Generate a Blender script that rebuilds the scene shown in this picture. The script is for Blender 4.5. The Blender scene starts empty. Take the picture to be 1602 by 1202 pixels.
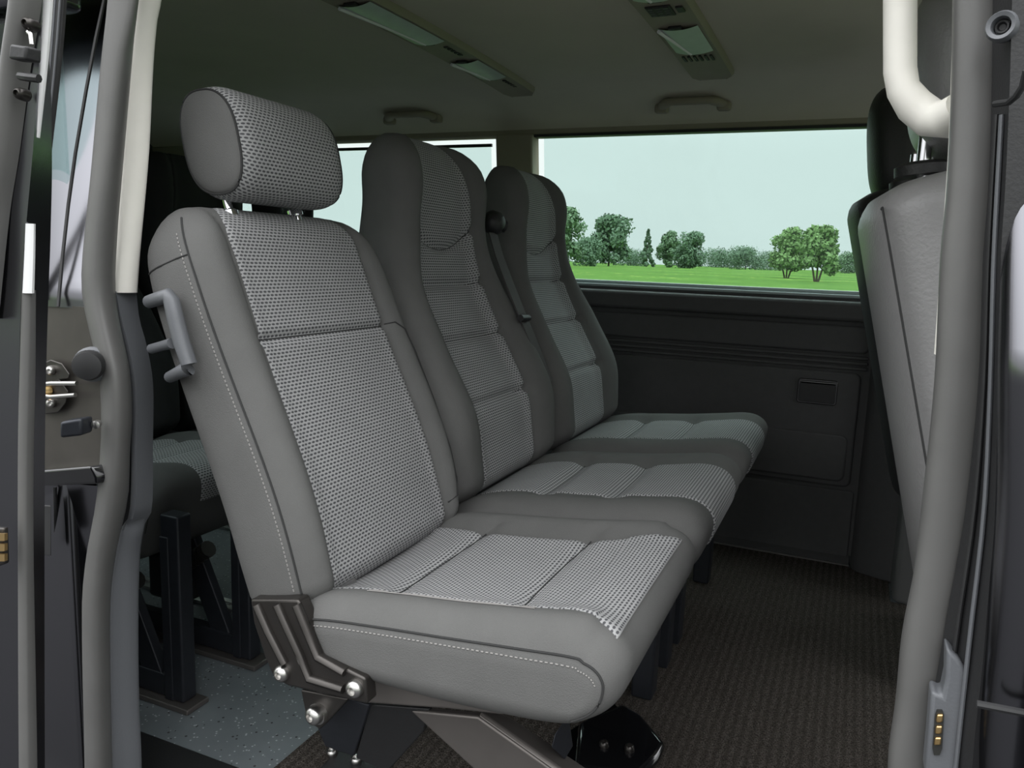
import bpy, bmesh, math, random
import numpy as np
from mathutils import Vector, Matrix
random.seed(7)
C = bpy.context.scene.collection
PI = math.pi

# ------------------------------------------------------------------ camera
CX, CY = 801.0, 601.0
VX, VY = (-2030.0, 305.0), (1345.0, 424.0)
_a = np.array([VX[0]-CX, VX[1]-CY]); _b = np.array([VY[0]-CX, VY[1]-CY])
FPX = math.sqrt(-(_a @ _b))
_X = -np.array([_a[0], _a[1], FPX]); _X /= np.linalg.norm(_X)
_Y = np.array([_b[0], _b[1], FPX]); _Y /= np.linalg.norm(_Y)
_Y -= _X*(_X @ _Y); _Y /= np.linalg.norm(_Y)
_Z = np.cross(_X, _Y)
RW = np.stack([_X, _Y, _Z], 1)
CAM = np.array([0.19, -0.684, 0.82])

def P(u, v, axis, val):
    """world point seen at photo position (u, v) on the plane axis = val"""
    d = RW.T @ np.array([u-CX, v-CY, FPX])
    t = (val-CAM[axis])/d[axis]
    return Vector(CAM + t*d)

cd = bpy.data.cameras.new('camera'); cam = bpy.data.objects.new('camera', cd); C.objects.link(cam)
rt, dn, fw = RW[0], RW[1], RW[2]
cam.matrix_world = Matrix(((rt[0], -dn[0], -fw[0], CAM[0]), (rt[1], -dn[1], -fw[1], CAM[1]),
                           (rt[2], -dn[2], -fw[2], CAM[2]), (0, 0, 0, 1)))
cd.sensor_width = 36; cd.lens = 36*FPX/1602; cd.clip_start = .01; cd.clip_end = 2000
bpy.context.scene.camera = cam

# ------------------------------------------------------------------ materials
def newmat(name):
    m = bpy.data.materials.new(name); m.use_nodes = True
    nt = m.node_tree; nt.nodes.clear()
    o = nt.nodes.new('ShaderNodeOutputMaterial'); b = nt.nodes.new('ShaderNodeBsdfPrincipled')
    nt.links.new(b.outputs[0], o.inputs[0]); return m, nt, b

def node(nt, t, **k):
    n = nt.nodes.new(t)
    for a, v in k.items():
        if a.startswith('i_'):
            n.inputs[int(a[2:])].default_value = v
        else: setattr(n, a, v)
    return n

def mth(nt, op, a, b=None, c=None):
    n = nt.nodes.new('ShaderNodeMath'); n.operation = op
    for i, v in enumerate((a, b, c)):
        if v is None: continue
        if isinstance(v, (int, float)): n.inputs[i].default_value = v
        else: nt.links.new(v, n.inputs[i])
    return n.outputs[0]

def plain(name, col, rough=.5, metal=0., coat=0., noise=0., scale=60, bump=0., bscale=400, spec=.5):
    m, nt, b = newmat(name)
    b.inputs['Roughness'].default_value = rough; b.inputs['Metallic'].default_value = metal
    b.inputs['Coat Weight'].default_value = coat; b.inputs['Coat Roughness'].default_value = .04
    b.inputs['Specular IOR Level'].default_value = spec
    c = tuple(col) + (1,)
    tc = node(nt, 'ShaderNodeTexCoord')
    n = node(nt, 'ShaderNodeTexNoise'); n.inputs['Scale'].default_value = scale; n.inputs['Detail'].default_value = 4
    nt.links.new(tc.outputs['Object'], n.inputs['Vector'])
    mx = node(nt, 'ShaderNodeMix', data_type='RGBA')
    k1, k2 = 1-noise, 1+noise
    mx.inputs[6].default_value = (c[0]*k1, c[1]*k1, c[2]*k1, 1); mx.inputs[7].default_value = (c[0]*k2, c[1]*k2, c[2]*k2, 1)
    nt.links.new(n.outputs[0], mx.inputs[0]); nt.links.new(mx.outputs[2], b.inputs['Base Color'])
    if bump:
        n2 = node(nt, 'ShaderNodeTexNoise'); n2.inputs['Scale'].default_value = bscale; n2.inputs['Detail'].default_value = 2
        nt.links.new(tc.outputs['Object'], n2.inputs['Vector'])
        bp = node(nt, 'ShaderNodeBump'); bp.inputs['Strength'].default_value = bump; bp.inputs['Distance'].default_value = .002
        nt.links.new(n2.outputs[0], bp.inputs['Height']); nt.links.new(bp.outputs[0], b.inputs['Normal'])
    return m

def weave(name, light, dark, pu=.0074, pv=.0047):
    m, nt, b = newmat(name)
    b.inputs['Roughness'].default_value = .85; b.inputs['Specular IOR Level'].default_value = .15
    uv = node(nt, 'ShaderNodeUVMap'); sp = node(nt, 'ShaderNodeSeparateXYZ'); nt.links.new(uv.outputs[0], sp.inputs[0])
    u = mth(nt, 'MULTIPLY', sp.outputs[0], 1/pu); v = mth(nt, 'MULTIPLY', sp.outputs[1], 1/pv)
    row = mth(nt, 'FLOOR', v); off = mth(nt, 'MULTIPLY', mth(nt, 'FLOORED_MODULO', row, 2.0), .5)
    u2 = mth(nt, 'SUBTRACT', mth(nt, 'FRACT', mth(nt, 'ADD', u, off)), .5)
    v2 = mth(nt, 'SUBTRACT', mth(nt, 'FRACT', v), .5)
    d = mth(nt, 'ADD', mth(nt, 'POWER', mth(nt, 'DIVIDE', mth(nt, 'ABSOLUTE', u2), .40), 2.0),
            mth(nt, 'POWER', mth(nt, 'DIVIDE', mth(nt, 'ABSOLUTE', v2), .30), 2.0))
    r = node(nt, 'ShaderNodeMapRange', interpolation_type='SMOOTHSTEP'); nt.links.new(d, r.inputs[0])
    r.inputs[1].default_value = .55; r.inputs[2].default_value = 1.25
    # fine thread grain
    n = node(nt, 'ShaderNodeTexNoise'); n.inputs['Scale'].default_value = 900; nt.links.new(uv.outputs[0], n.inputs['Vector'])
    n3 = node(nt, 'ShaderNodeTexNoise'); n3.inputs['Scale'].default_value = 14; nt.links.new(uv.outputs[0], n3.inputs['Vector'])
    f = mth(nt, 'MULTIPLY', r.outputs[0], mth(nt, 'ADD', mth(nt, 'ADD', mth(nt, 'MULTIPLY', n.outputs[0], .5), .55), mth(nt, 'MULTIPLY', n3.outputs[0], .3)))
    mx = node(nt, 'ShaderNodeMix', data_type='RGBA'); nt.links.new(f, mx.inputs[0])
    mx.inputs[6].default_value = tuple(dark)+(1,); mx.inputs[7].default_value = tuple(light)+(1,)
    nt.links.new(mx.outputs[2], b.inputs['Base Color'])
    bp = node(nt, 'ShaderNodeBump'); bp.inputs['Strength'].default_value = .5; bp.inputs['Distance'].default_value = .0012
    nt.links.new(r.outputs[0], bp.inputs['Height']); nt.links.new(bp.outputs[0], b.inputs['Normal'])
    return m

def glass(name, tint, gloss=.06, rough=.02):
    m = bpy.data.materials.new(name); m.use_nodes = True; nt = m.node_tree; nt.nodes.clear()
    o = node(nt, 'ShaderNodeOutputMaterial'); t = node(nt, 'ShaderNodeBsdfTransparent'); g = node(nt, 'ShaderNodeBsdfGlossy')
    t.inputs[0].default_value = tuple(tint)+(1,); g.inputs['Roughness'].default_value = rough
    mx = node(nt, 'ShaderNodeMixShader'); mx.inputs[0].default_value = gloss
    nt.links.new(t.outputs[0], mx.inputs[1]); nt.links.new(g.outputs[0], mx.inputs[2]); nt.links.new(mx.outputs[0], o.inputs[0])
    return m

M = {}
M['cloth'] = plain('charcoal_cloth', (.125, .124, .121), .9, noise=.10, scale=25, bump=.35, bscale=900, spec=.15)
M['cloth_dk'] = plain('charcoal_cloth_dark', (.105, .104, .103), .9, noise=.14, scale=18, bump=.35, bscale=900, spec=.15)  # slightly darker charcoal cloth for the rear cushions and hem piping
M['cloth_shade'] = plain('shaded_cloth', (.03, .03, .03), .95, noise=.1, bump=.3, bscale=900, spec=.1)  # dark cloth with the rear row's shade put into its colour
M['weave'] = weave('dotted_weave', (.37, .37, .37), (.085, .085, .09))
M['seam'] = plain('seam_thread', (.03, .03, .03), .9)
M['stitch'] = plain('pale_stitch', (.26, .25, .24), .9)
M['plastic'] = plain('grey_plastic', (.12, .125, .135), .45, bump=.1)
M['black_plastic'] = plain('black_plastic', (.018, .018, .019), .5, bump=.12, noise=.15)
M['panel'] = plain('charcoal_panel', (.08, .08, .081), .6, noise=.1, bump=.25, bscale=700, spec=.3)
M['panel_lt'] = plain('grey_panel', (.16, .16, .16), .55, bump=.2, bscale=700)
M['cream'] = plain('cream_trim', (.90, .87, .80), .7, noise=.03)
M['beige'] = plain('beige_trim', (.30, .275, .205), .7, noise=.04)
M['headliner'] = plain('headliner_felt', (.60, .565, .46), .95, noise=.06, scale=8, bump=.2, bscale=900, spec=.05)
M['steel'] = plain('brushed_steel', (.55, .54, .52), .3, 1., noise=.1)
M['chrome'] = plain('chrome', (.85, .85, .87), .08, 1.)
M['bracket'] = plain('dark_bracket_metal', (.065, .06, .056), .32, .75, noise=.2, scale=20)
M['strut'] = plain('brown_grey_metal', (.17, .155, .145), .42, .6, noise=.2, scale=14)
M['leg'] = plain('blue_grey_metal', (.035, .038, .046), .4, .4, noise=.2)
M['gloss'] = plain('gloss_black_metal', (.006, .006, .007), .12, 0., coat=1.)
M['paint'] = plain('black_paint', (.18, .18, .195), .24, 1., noise=.06, scale=6)
M['paint_dirty'] = plain('dusty_black_paint', (.085, .078, .07), .42, .5, noise=.35, scale=18)
M['rubber'] = plain('door_rubber', (.12, .118, .114), .42, noise=.15, scale=22, bump=.04, spec=.6)
M['rubber_dk'] = plain('black_rubber', (.022, .022, .023), .5, noise=.2)
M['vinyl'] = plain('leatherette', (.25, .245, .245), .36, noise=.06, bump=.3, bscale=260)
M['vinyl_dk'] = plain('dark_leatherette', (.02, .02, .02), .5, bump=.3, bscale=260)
M['gold'] = plain('gold_contact', (.8, .55, .25), .3, 1.)
M['frame'] = plain('grey_window_rubber', (.34, .39, .39), .4)
M['white'] = plain('white_plastic', (.85, .85, .85), .5)
M['lens'] = plain('clear_lens', (.46, .52, .49), .4, coat=0, noise=.15, scale=30)
M['dark_slot'] = plain('dark_slot', (.02, .02, .018), .6)
M['belt'] = plain('belt_webbing', (.06, .055, .055), .7)
M['glass_clear'] = glass('window_glass', (.93, .97, .95), .04)
M['yard'] = plain('added_yard_gravel', (.038, .038, .04), .95, noise=.35, scale=9)  # unseen yard, added and kept dark to cut bounced light
M['film'] = glass('tint_film', (.84, .91, .90), .02, .1)
M['leaf'] = [plain('leaf_%d' % i, c, .8, noise=.3, scale=1.2) for i, c in enumerate([(.13, .20, .125), (.14, .215, .12), (.17, .27, .095)])]
M['bark'] = plain('bark', (.09, .07, .05), .9)

# floor vinyl with specks
def speck_mat():
    m, nt, b = newmat('speckled_vinyl'); b.inputs['Roughness'].default_value = .42
    tc = node(nt, 'ShaderNodeTexCoord')
    v = node(nt, 'ShaderNodeTexVoronoi'); v.inputs['Scale'].default_value = 95; nt.links.new(tc.outputs['Object'], v.inputs['Vector'])
    v2 = node(nt, 'ShaderNodeTexVoronoi'); v2.inputs['Scale'].default_value = 60; nt.links.new(tc.outputs['Object'], v2.inputs['Vector'])
    s1 = mth(nt, 'LESS_THAN', v.outputs['Distance'], .17); s2 = mth(nt, 'LESS_THAN', v2.outputs['Distance'], .13)
    n = node(nt, 'ShaderNodeTexNoise'); n.inputs['Scale'].default_value = 12; n.inputs['Detail'].default_value = 6
    nt.links.new(tc.outputs['Object'], n.inputs['Vector'])
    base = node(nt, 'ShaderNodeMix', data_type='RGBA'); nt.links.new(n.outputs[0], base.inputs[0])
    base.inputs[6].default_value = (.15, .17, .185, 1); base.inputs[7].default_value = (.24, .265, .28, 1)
    a = node(nt, 'ShaderNodeMix', data_type='RGBA'); nt.links.new(s1, a.inputs[0]); nt.links.new(base.outputs[2], a.inputs[6]); a.inputs[7].default_value = (.5, .52, .55, 1)
    a2 = node(nt, 'ShaderNodeMix', data_type='RGBA'); nt.links.new(s2, a2.inputs[0]); nt.links.new(a.outputs[2], a2.inputs[6]); a2.inputs[7].default_value = (.03, .03, .03, 1)
    nt.links.new(a2.outputs[2], b.inputs['Base Color']); return m
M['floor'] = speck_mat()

def carpet_mat():
    m, nt, b = newmat('ribbed_carpet'); b.inputs['Roughness'].default_value = 1.; b.inputs['Specular IOR Level'].default_value = .05
    tc = node(nt, 'ShaderNodeTexCoord'); sp = node(nt, 'ShaderNodeSeparateXYZ'); nt.links.new(tc.outputs['Object'], sp.inputs[0])
    n0 = node(nt, 'ShaderNodeTexNoise'); n0.inputs['Scale'].default_value = 90; nt.links.new(tc.outputs['Object'], n0.inputs['Vector'])
    w = mth(nt, 'ADD', sp.outputs[0], mth(nt, 'MULTIPLY', mth(nt, 'SUBTRACT', n0.outputs[0], .5), .012))
    s = mth(nt, 'SINE', mth(nt, 'MULTIPLY', w, 2*PI/.0165))
    rib = mth(nt, 'MULTIPLY_ADD', s, .5, .5)
    n = node(nt, 'ShaderNodeTexNoise'); n.inputs['Scale'].default_value = 420; n.inputs['Detail'].default_value = 3; nt.links.new(tc.outputs['Object'], n.inputs['Vector'])
    r = node(nt, 'ShaderNodeMapRange'); nt.links.new(n.outputs[0], r.inputs[0]); r.inputs[1].default_value = .35; r.inputs[2].default_value = .75
    f = mth(nt, 'MULTIPLY', mth(nt, 'MULTIPLY_ADD', rib, .5, .5), r.outputs[0])
    mx = node(nt, 'ShaderNodeMix', data_type='RGBA'); nt.links.new(f, mx.inputs[0])
    mx.inputs[6].default_value = (.03, .025, .021, 1); mx.inputs[7].default_value = (.27, .24, .215, 1)
    nt.links.new(mx.outputs[2], b.inputs['Base Color'])
    bp = node(nt, 'ShaderNodeBump'); bp.inputs['Strength'].default_value = .9; bp.inputs['Distance'].default_value = .004
    nt.links.new(f, bp.inputs['Height']); nt.links.new(bp.outputs[0], b.inputs['Normal']); return m
M['carpet'] = carpet_mat()

def grass_mat():
    m, nt, b = newmat('meadow_grass'); b.inputs['Roughness'].default_value = 1.; b.inputs['Specular IOR Level'].default_value = .05
    tc = node(nt, 'ShaderNodeTexCoord')
    def noise(s, d): 
        n = node(nt, 'ShaderNodeTexNoise'); n.inputs['Scale'].default_value = s; n.inputs['Detail'].default_value = d; n.inputs['Roughness'].default_value = .75
        nt.links.new(tc.outputs['Object'], n.inputs['Vector']); return n.outputs[0]
    big, mid = noise(.035, 5), noise(.6, 6)
    f = mth(nt, 'ADD', mth(nt, 'MULTIPLY', big, .7), mth(nt, 'MULTIPLY', mid, .5))
    r = node(nt, 'ShaderNodeMapRange'); nt.links.new(f, r.inputs[0]); r.inputs[1].default_value = .42; r.inputs[2].default_value = .80
    a = node(nt, 'ShaderNodeMix', data_type='RGBA'); nt.links.new(r.outputs[0], a.inputs[0])
    a.inputs[6].default_value = (.045, .105, .022, 1); a.inputs[7].default_value = (.135, .245, .045, 1)
    v = node(nt, 'ShaderNodeTexVoronoi'); v.inputs['Scale'].default_value = .55; nt.links.new(tc.outputs['Object'], v.inputs['Vector'])
    fl = mth(nt, 'MULTIPLY', mth(nt, 'LESS_THAN', v.outputs['Distance'], .20), mth(nt, 'GREATER_THAN', big, .53))
    a2 = node(nt, 'ShaderNodeMix', data_type='RGBA'); nt.links.new(fl, a2.inputs[0]); nt.links.new(a.outputs[2], a2.inputs[6]); a2.inputs[7].default_value = (.42, .42, .12, 1)
    nt.links.new(a2.outputs[2], b.inputs['Base Color']); return m
M['grass'] = grass_mat()

# ------------------------------------------------------------------ mesh helpers
def tag(o, label=None, cat=None, group=None, kind=None):
    if label: o['label'] = label
    if cat: o['category'] = cat
    if group: o['group'] = group
    if kind: o['kind'] = kind
    return o

def thing(name, label, cat, loc, group=None):
    o = bpy.data.objects.new(name, None); C.objects.link(o); o.location = loc; o.empty_display_size = .05
    bpy.context.view_layer.update()
    return tag(o, label, cat, group)

def wloc(o):
    v = Vector((0, 0, 0))
    while o is not None: v = v + o.location; o = o.parent
    return v

def mesh(name, V, F, mat, parent=None, uv=None, smooth=True, bevel=0, sharp=None):
    """one mesh object; V in world coordinates"""
    off = wloc(parent) if parent else Vector((0, 0, 0))
    me = bpy.data.meshes.new(name)
    me.from_pydata([tuple(Vector(v)-off) for v in V], [], F); me.update()
    bm = bmesh.new(); bm.from_mesh(me); bmesh.ops.recalc_face_normals(bm, faces=bm.faces)
    bm.to_mesh(me); bm.free()
    if uv is not None:
        l = me.uv_layers.new(name='UVMap')
        for lp in me.loops: l.data[lp.index].uv = uv[lp.vertex_index]
    me.materials.append(mat)
    if smooth:
        me.polygons.foreach_set('use_smooth', [True]*len(me.polygons))
        try: me.set_sharp_from_angle(angle=math.radians(sharp or 42))
        except Exception: pass
    o = bpy.data.objects.new(name, me); C.objects.link(o)
    if parent: o.parent = parent
    if bevel:
        b = o.modifiers.new('bevel', 'BEVEL'); b.width = bevel; b.segments = 3; b.limit_method = 'ANGLE'; b.angle_limit = math.radians(35)
    return o

class MB:
    def __init__(s): s.V = []; s.F = []
    def add(s, V, F):
        n = len(s.V); s.V += [Vector(v) for v in V]; s.F += [tuple(i+n for i in f) for f in F]; return s
    def box(s, x0, x1, y0, y1, z0, z1):
        return s.add([(x, y, z) for x in (x0, x1) for y in (y0, y1) for z in (z0, z1)],
                     [(0, 1, 3, 2), (4, 6, 7, 5), (0, 4, 5, 1), (2, 3, 7, 6), (0, 2, 6, 4), (1, 5, 7, 3)])
    def prism(s, pts, vec):
        """closed polygon pts extruded along vec"""
        n = len(pts); vec = Vector(vec)
        return s.add([Vector(p) for p in pts]+[Vector(p)+vec for p in pts],
                     [tuple(range(n)), tuple(range(2*n-1, n-1, -1))]+[(i, (i+1) % n, n+(i+1) % n, n+i) for i in range(n)])
    def tube(s, pts, r, n=8, flat=1.0, up=None):
        pts = [Vector(p) for p in pts]; rings = []
        for i, p in enumerate(pts):
            t = (pts[min(i+1, len(pts)-1)]-pts[max(i-1, 0)]).normalized()
            ref = Vector(up) if up else (Vector((0, 0, 1)) if abs(t.z) < .9 else Vector((1, 0, 0)))
            a = t.cross(ref).normalized(); b = a.cross(t).normalized()
            rr = r[i] if isinstance(r, (list, tuple)) else r
            rings.append([p+a*rr*math.cos(2*PI*k/n)+b*rr*flat*math.sin(2*PI*k/n) for k in range(n)])
        V = [v for q in rings for v in q]; F = []
        for i in range(len(rings)-1):
            for k in range(n): F.append((i*n+k, i*n+(k+1) % n, (i+1)*n+(k+1) % n, (i+1)*n+k))
        F.append(tuple(range(n))[::-1]); F.append(tuple((len(rings)-1)*n+k for k in range(n)))
        return s.add(V, F)
    def disc(s, c, nrm, prof, n=20):
        """lathe about axis nrm through c; prof = [(radius, height)]"""
        nrm = Vector(nrm).normalized(); ref = Vector((0, 0, 1)) if abs(nrm.z) < .9 else Vector((1, 0, 0))
        a = nrm.cross(ref).normalized(); b = nrm.cross(a); c = Vector(c)
        V = [c+nrm*h+(a*math.cos(2*PI*k/n)+b*math.sin(2*PI*k/n))*max(r, 1e-4) for r, h in prof for k in range(n)]
        F = [(i*n+k, i*n+(k+1) % n, (i+1)*n+(k+1) % n, (i+1)*n+k) for i in range(len(prof)-1) for k in range(n)]
        F.append(tuple(range(n))[::-1]); F.append(tuple((len(prof)-1)*n+k for k in range(n)))
        return s.add(V, F)
    def build(s, name, mat, parent=None, **k): return mesh(name, s.V, s.F, mat, parent, **k)

def arc_uv(V, UV, nc):
    """replace u by the true length along each row of nc+1 points, measured from its middle"""
    for r0 in range(0, len(V), nc+1):
        L = [0]
        for j in range(nc): L.append(L[-1]+(V[r0+j+1]-V[r0+j]).length)
        for j in range(nc+1): UV[r0+j] = (L[j]-L[nc//2], UV[r0+j][1])
    return UV

def grid_faces(nr, nc, closed=False):
    F = []
    for i in range(nr-1):
        for j in range(nc if closed else nc-1):
            F.append((i*nc+j, i*nc+(j+1) % nc, (i+1)*nc+(j+1) % nc, (i+1)*nc+j))
    return F

def interp(x, xs, ys):
    """monotone smooth (hermite) interpolation"""
    if x <= xs[0]: return ys[0]
    if x >= xs[-1]: return ys[-1]
    for i in range(len(xs)-1):
        if x <= xs[i+1]:
            h = xs[i+1]-xs[i]; t = (x-xs[i])/h
            def sl(k):
                if k <= 0 or k >= len(xs)-1:
                    a = 0 if k <= 0 else len(xs)-2
                    return (ys[a+1]-ys[a])/(xs[a+1]-xs[a])
                return (ys[k+1]-ys[k-1])/(xs[k+1]-xs[k-1])
            m0, m1 = sl(i)*h, sl(i+1)*h
            t2, t3 = t*t, t**3
            return (2*t3-3*t2+1)*ys[i]+(t3-2*t2+t)*m0+(-2*t3+3*t2)*ys[i+1]+(t3-t2)*m1

def gauss(x, s): return math.exp(-(x/s)**2)

def bolt(name, c, nrm, r, parent, mat=None):
    m = MB().disc(c, nrm, [(r, -.004), (r, .002), (r*.93, .005), (r*.7, .0075), (r*.45, .0085), (r*.42, .005), (r*.02, .0045)], 18)
    return m.build(name, mat or M['steel'], parent)

# ------------------------------------------------------------------ seat back
class Back:
    def __init__(s, x0, z0, th, yc, H, hw, pw, dp, T, b, r, grooves=(), re=.05, rt=.05, pin=.85):
        s.__dict__.update(locals())
        s.hv = Vector((-math.sin(th), 0, math.cos(th))); s.dv = Vector((math.cos(th), 0, math.sin(th)))
        s.O = Vector((x0, yc, z0))
    def k(s, h):
        """closing factor at the top and bottom edge"""
        if h > s.H-s.rt: q = (h-(s.H-s.rt))/s.rt
        elif h < .03: q = (.03-h)/.03*.8
        else: q = 0
        return math.sqrt(max(0, 1-q*q))
    def sec(s, h, y, front=True, groove=True):
        """depth d at height h and lateral y; y within the closed half width"""
        hh = min(max(h, 0), s.H); k = s.k(hh); w = s.width(hh)
        dp = s.dp(hh); T = s.T(hh); p = s.pw(hh); ay = min(abs(y), w)
        r = min(s.r, w*.6); r2 = T*.47
        pi_ = p*s.pin; t = max(0, (ay-pi_)/max(w-pi_, 1e-4))
        df = dp+s.b(hh)*(.5-.5*math.cos(PI*min(1, t/.62)))
        q = max(0, (ay-(w-r))/r); fall = r2*(1-math.sqrt(max(0, 1-q*q)))
        if groove:
            for g, gd, gw in s.grooves:
                df -= gd*gauss(hh-g(ay/max(p, 1e-4)), gw)*(1 if ay <= p*1.02 else max(0, 1-(ay-p)/.012))
            df -= .005*gauss(ay-p, .005)
        mid = dp-T*.5
        d = df-fall if front else dp-T+fall*1.0
        if fall > r2*.999: d = mid
        return mid+(d-mid)*max(k, .04)
    def width(s, h): return s.hw(h)-s.re*(1-s.k(h))
    def pt(s, h, y, d): return s.O+s.hv*h+s.dv*d+Vector((0, y, 0))
    def rows(s, a, b, n):
        hs = [a+(b-a)*i/n for i in range(n+1)]
        if b >= s.H-1e-6: hs = [h for h in hs if h < s.H-s.rt]+[s.H-s.rt+s.rt*math.sin(PI/2*i/9) for i in range(10)]
        return hs
    def shell(s, name, mat, parent):
        V = []; nf, nb = 72, 30
        hs = [0.03*(1-math.cos(PI/2*i/6)) for i in range(6)]+s.rows(.03, s.H, 90)
        for h in hs:
            w = s.width(h)
            for i in range(nf+1):
                y = w*math.sin(PI/2*(-1+2*i/nf)); V.append(s.pt(h, y, s.sec(h, y)))
            for i in range(1, nb):
                y = w*math.sin(PI/2*(1-2*i/nb)); V.append(s.pt(h, y, s.sec(h, y, False)))
        n = nf+nb; F = grid_faces(len(hs), n, True); F.append(tuple(range(n))[::-1]); F.append(tuple((len(hs)-1)*n+i for i in range(n)))
        return mesh(name, V, F, mat, parent, sharp=60)
    def panel(s, name, mat, parent, h0, h1, lift=.0025):
        V, UV = [], []; nc = 44; hs = s.rows(h0, h1, 170); arc = 0; last = None
        for ri, h in enumerate(hs):
            p = s.pw(h)*min(1, s.width(h)/s.hw(h)); c = s.pt(h, 0, s.sec(h, 0, groove=False))
            if last is not None: arc += (c-last).length
            last = c
            for j in range(nc+1):
                y = p*(-1+2*j/nc); e = -.004 if j in (0, nc) or ri == 0 else lift*min(1, min(j, nc-j)/2)
                V.append(s.pt(h, y, s.sec(h, y)+e)); UV.append((y, arc))
        return mesh(name, V, grid_faces(len(hs), nc+1), mat, parent, uv=arc_uv(V, UV, nc), sharp=80)
    def line(s, pts, lift=.0015):
        return [s.pt(h, y, s.sec(h, y)+lift) for h, y in pts]

def seam(name, pts, r, mat, parent): return MB().tube(pts, r, 6).build(name, mat, parent)

# ------------------------------------------------------------------ seat cushion (side profile lofted across the width)
class Cushion:
    def __init__(s, prof, yc, hw, pw, r, top, panel_s, n=120):
        s.yc, s.hw, s.pw, s.r, s.top, s.panel_s = yc, hw, pw, r, top, panel_s
        # dense closed profile by catmull-rom
        Q = [Vector((x, 0, z)) for x, z in prof]; m = len(Q); pts = []
        for i in range(m):
            a, b, c, d = Q[i-1], Q[i], Q[(i+1) % m], Q[(i+2) % m]
            for t in range(12):
                t = t/12; pts.append(.5*((2*b)+(c-a)*t+(2*a-5*b+4*c-d)*t*t+(3*b-a-3*c+d)*t**3))
        L = [0]
        for i in range(len(pts)): L.append(L[-1]+(pts[(i+1) % len(pts)]-pts[i]).length)
        xs_ = [x for x, z in prof]; zs_ = [z for x, z in prof]
        s.pc = 0
        s.xc = (min(xs_)+.05, max(xs_)-.05); zlo = min(zs_); s.zm = lambda x: (zlo+interp(x, [xs_[0], xs_[3], xs_[6]], [zs_[0], zs_[3], zs_[6]]))/2
        s.len = L[-1]; s.pts = pts; s.L = L; s.n = n
    def base(s, l):
        l = l % s.len
        lo, hi = 0, len(s.L)-1
        while hi-lo > 1:
            mid = (lo+hi)//2
            if s.L[mid] <= l: lo = mid
            else: hi = mid
        t = (l-s.L[lo])/max(s.L[lo+1]-s.L[lo], 1e-9)
        return s.pts[lo].lerp(s.pts[(lo+1) % len(s.pts)], t)
    def pt(s, l, y, lift=0):
        p = s.base(l); e = .004; t = (s.base(l+e)-s.base(l-e)).normalized(); nrm = Vector((-t.z, 0, t.x))
        ay = min(abs(y), s.hw); q = max(0, (ay-(s.hw-s.r))/s.r); inset = s.r*(1-math.sqrt(max(0, 1-q*q)))
        up = s.top(p.x, y, max(0, nrm.z), l)
        c = Vector((min(max(p.x, s.xc[0]), s.xc[1]), 0, s.zm(p.x))); dv = c-p
        v = p+nrm*lift+dv*min(.97, .72*inset/s.r)+nrm*up
        return Vector((v.x, s.yc+y, v.z))
    def shell(s, name, mat, parent):
        V = []; ny = 60; ys = [s.hw*math.sin(PI/2*(-1+2*i/ny)) for i in range(ny+1)]
        for y in ys:
            for j in range(s.n): V.append(s.pt(s.len*j/s.n, y))
        F = grid_faces(len(ys), s.n, True); F.append(tuple(range(s.n))[::-1]); F.append(tuple(ny*s.n+j for j in range(s.n)))
        return mesh(name, V, F, mat, parent, sharp=60)
    def panel(s, name, mat, parent, lift=.0025):
        l0, l1 = s.panel_s; nl, nc = 150, 44; V, UV = [], []
        for i in range(nl+1):
            l = l0+(l1-l0)*i/nl; p = s.pw(l)
            for j in range(nc+1):
                y = s.pc+p*(-1+2*j/nc); e = -.004 if j in (0, nc) or i in (0, nl) else lift*min(1, min(j, nc-j)/2)
                V.append(s.pt(l, y, e)); UV.append((y, l))
        return mesh(name, V, grid_faces(nl+1, nc+1), mat, parent, uv=arc_uv(V, UV, nc), sharp=80)
# ================================================================== SEATS
TH = math.radians(20)
CU_PROF = [(-.390, .398), (-.33, .418), (-.25, .428), (-.17, .436), (-.09, .447), (-.03, .455), (.004, .447), (.02, .424),
           (.013, .392), (-.012, .366), (-.06, .347), (-.2, .336), (-.34, .34), (-.380, .352), (-.394, .374)]

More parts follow.
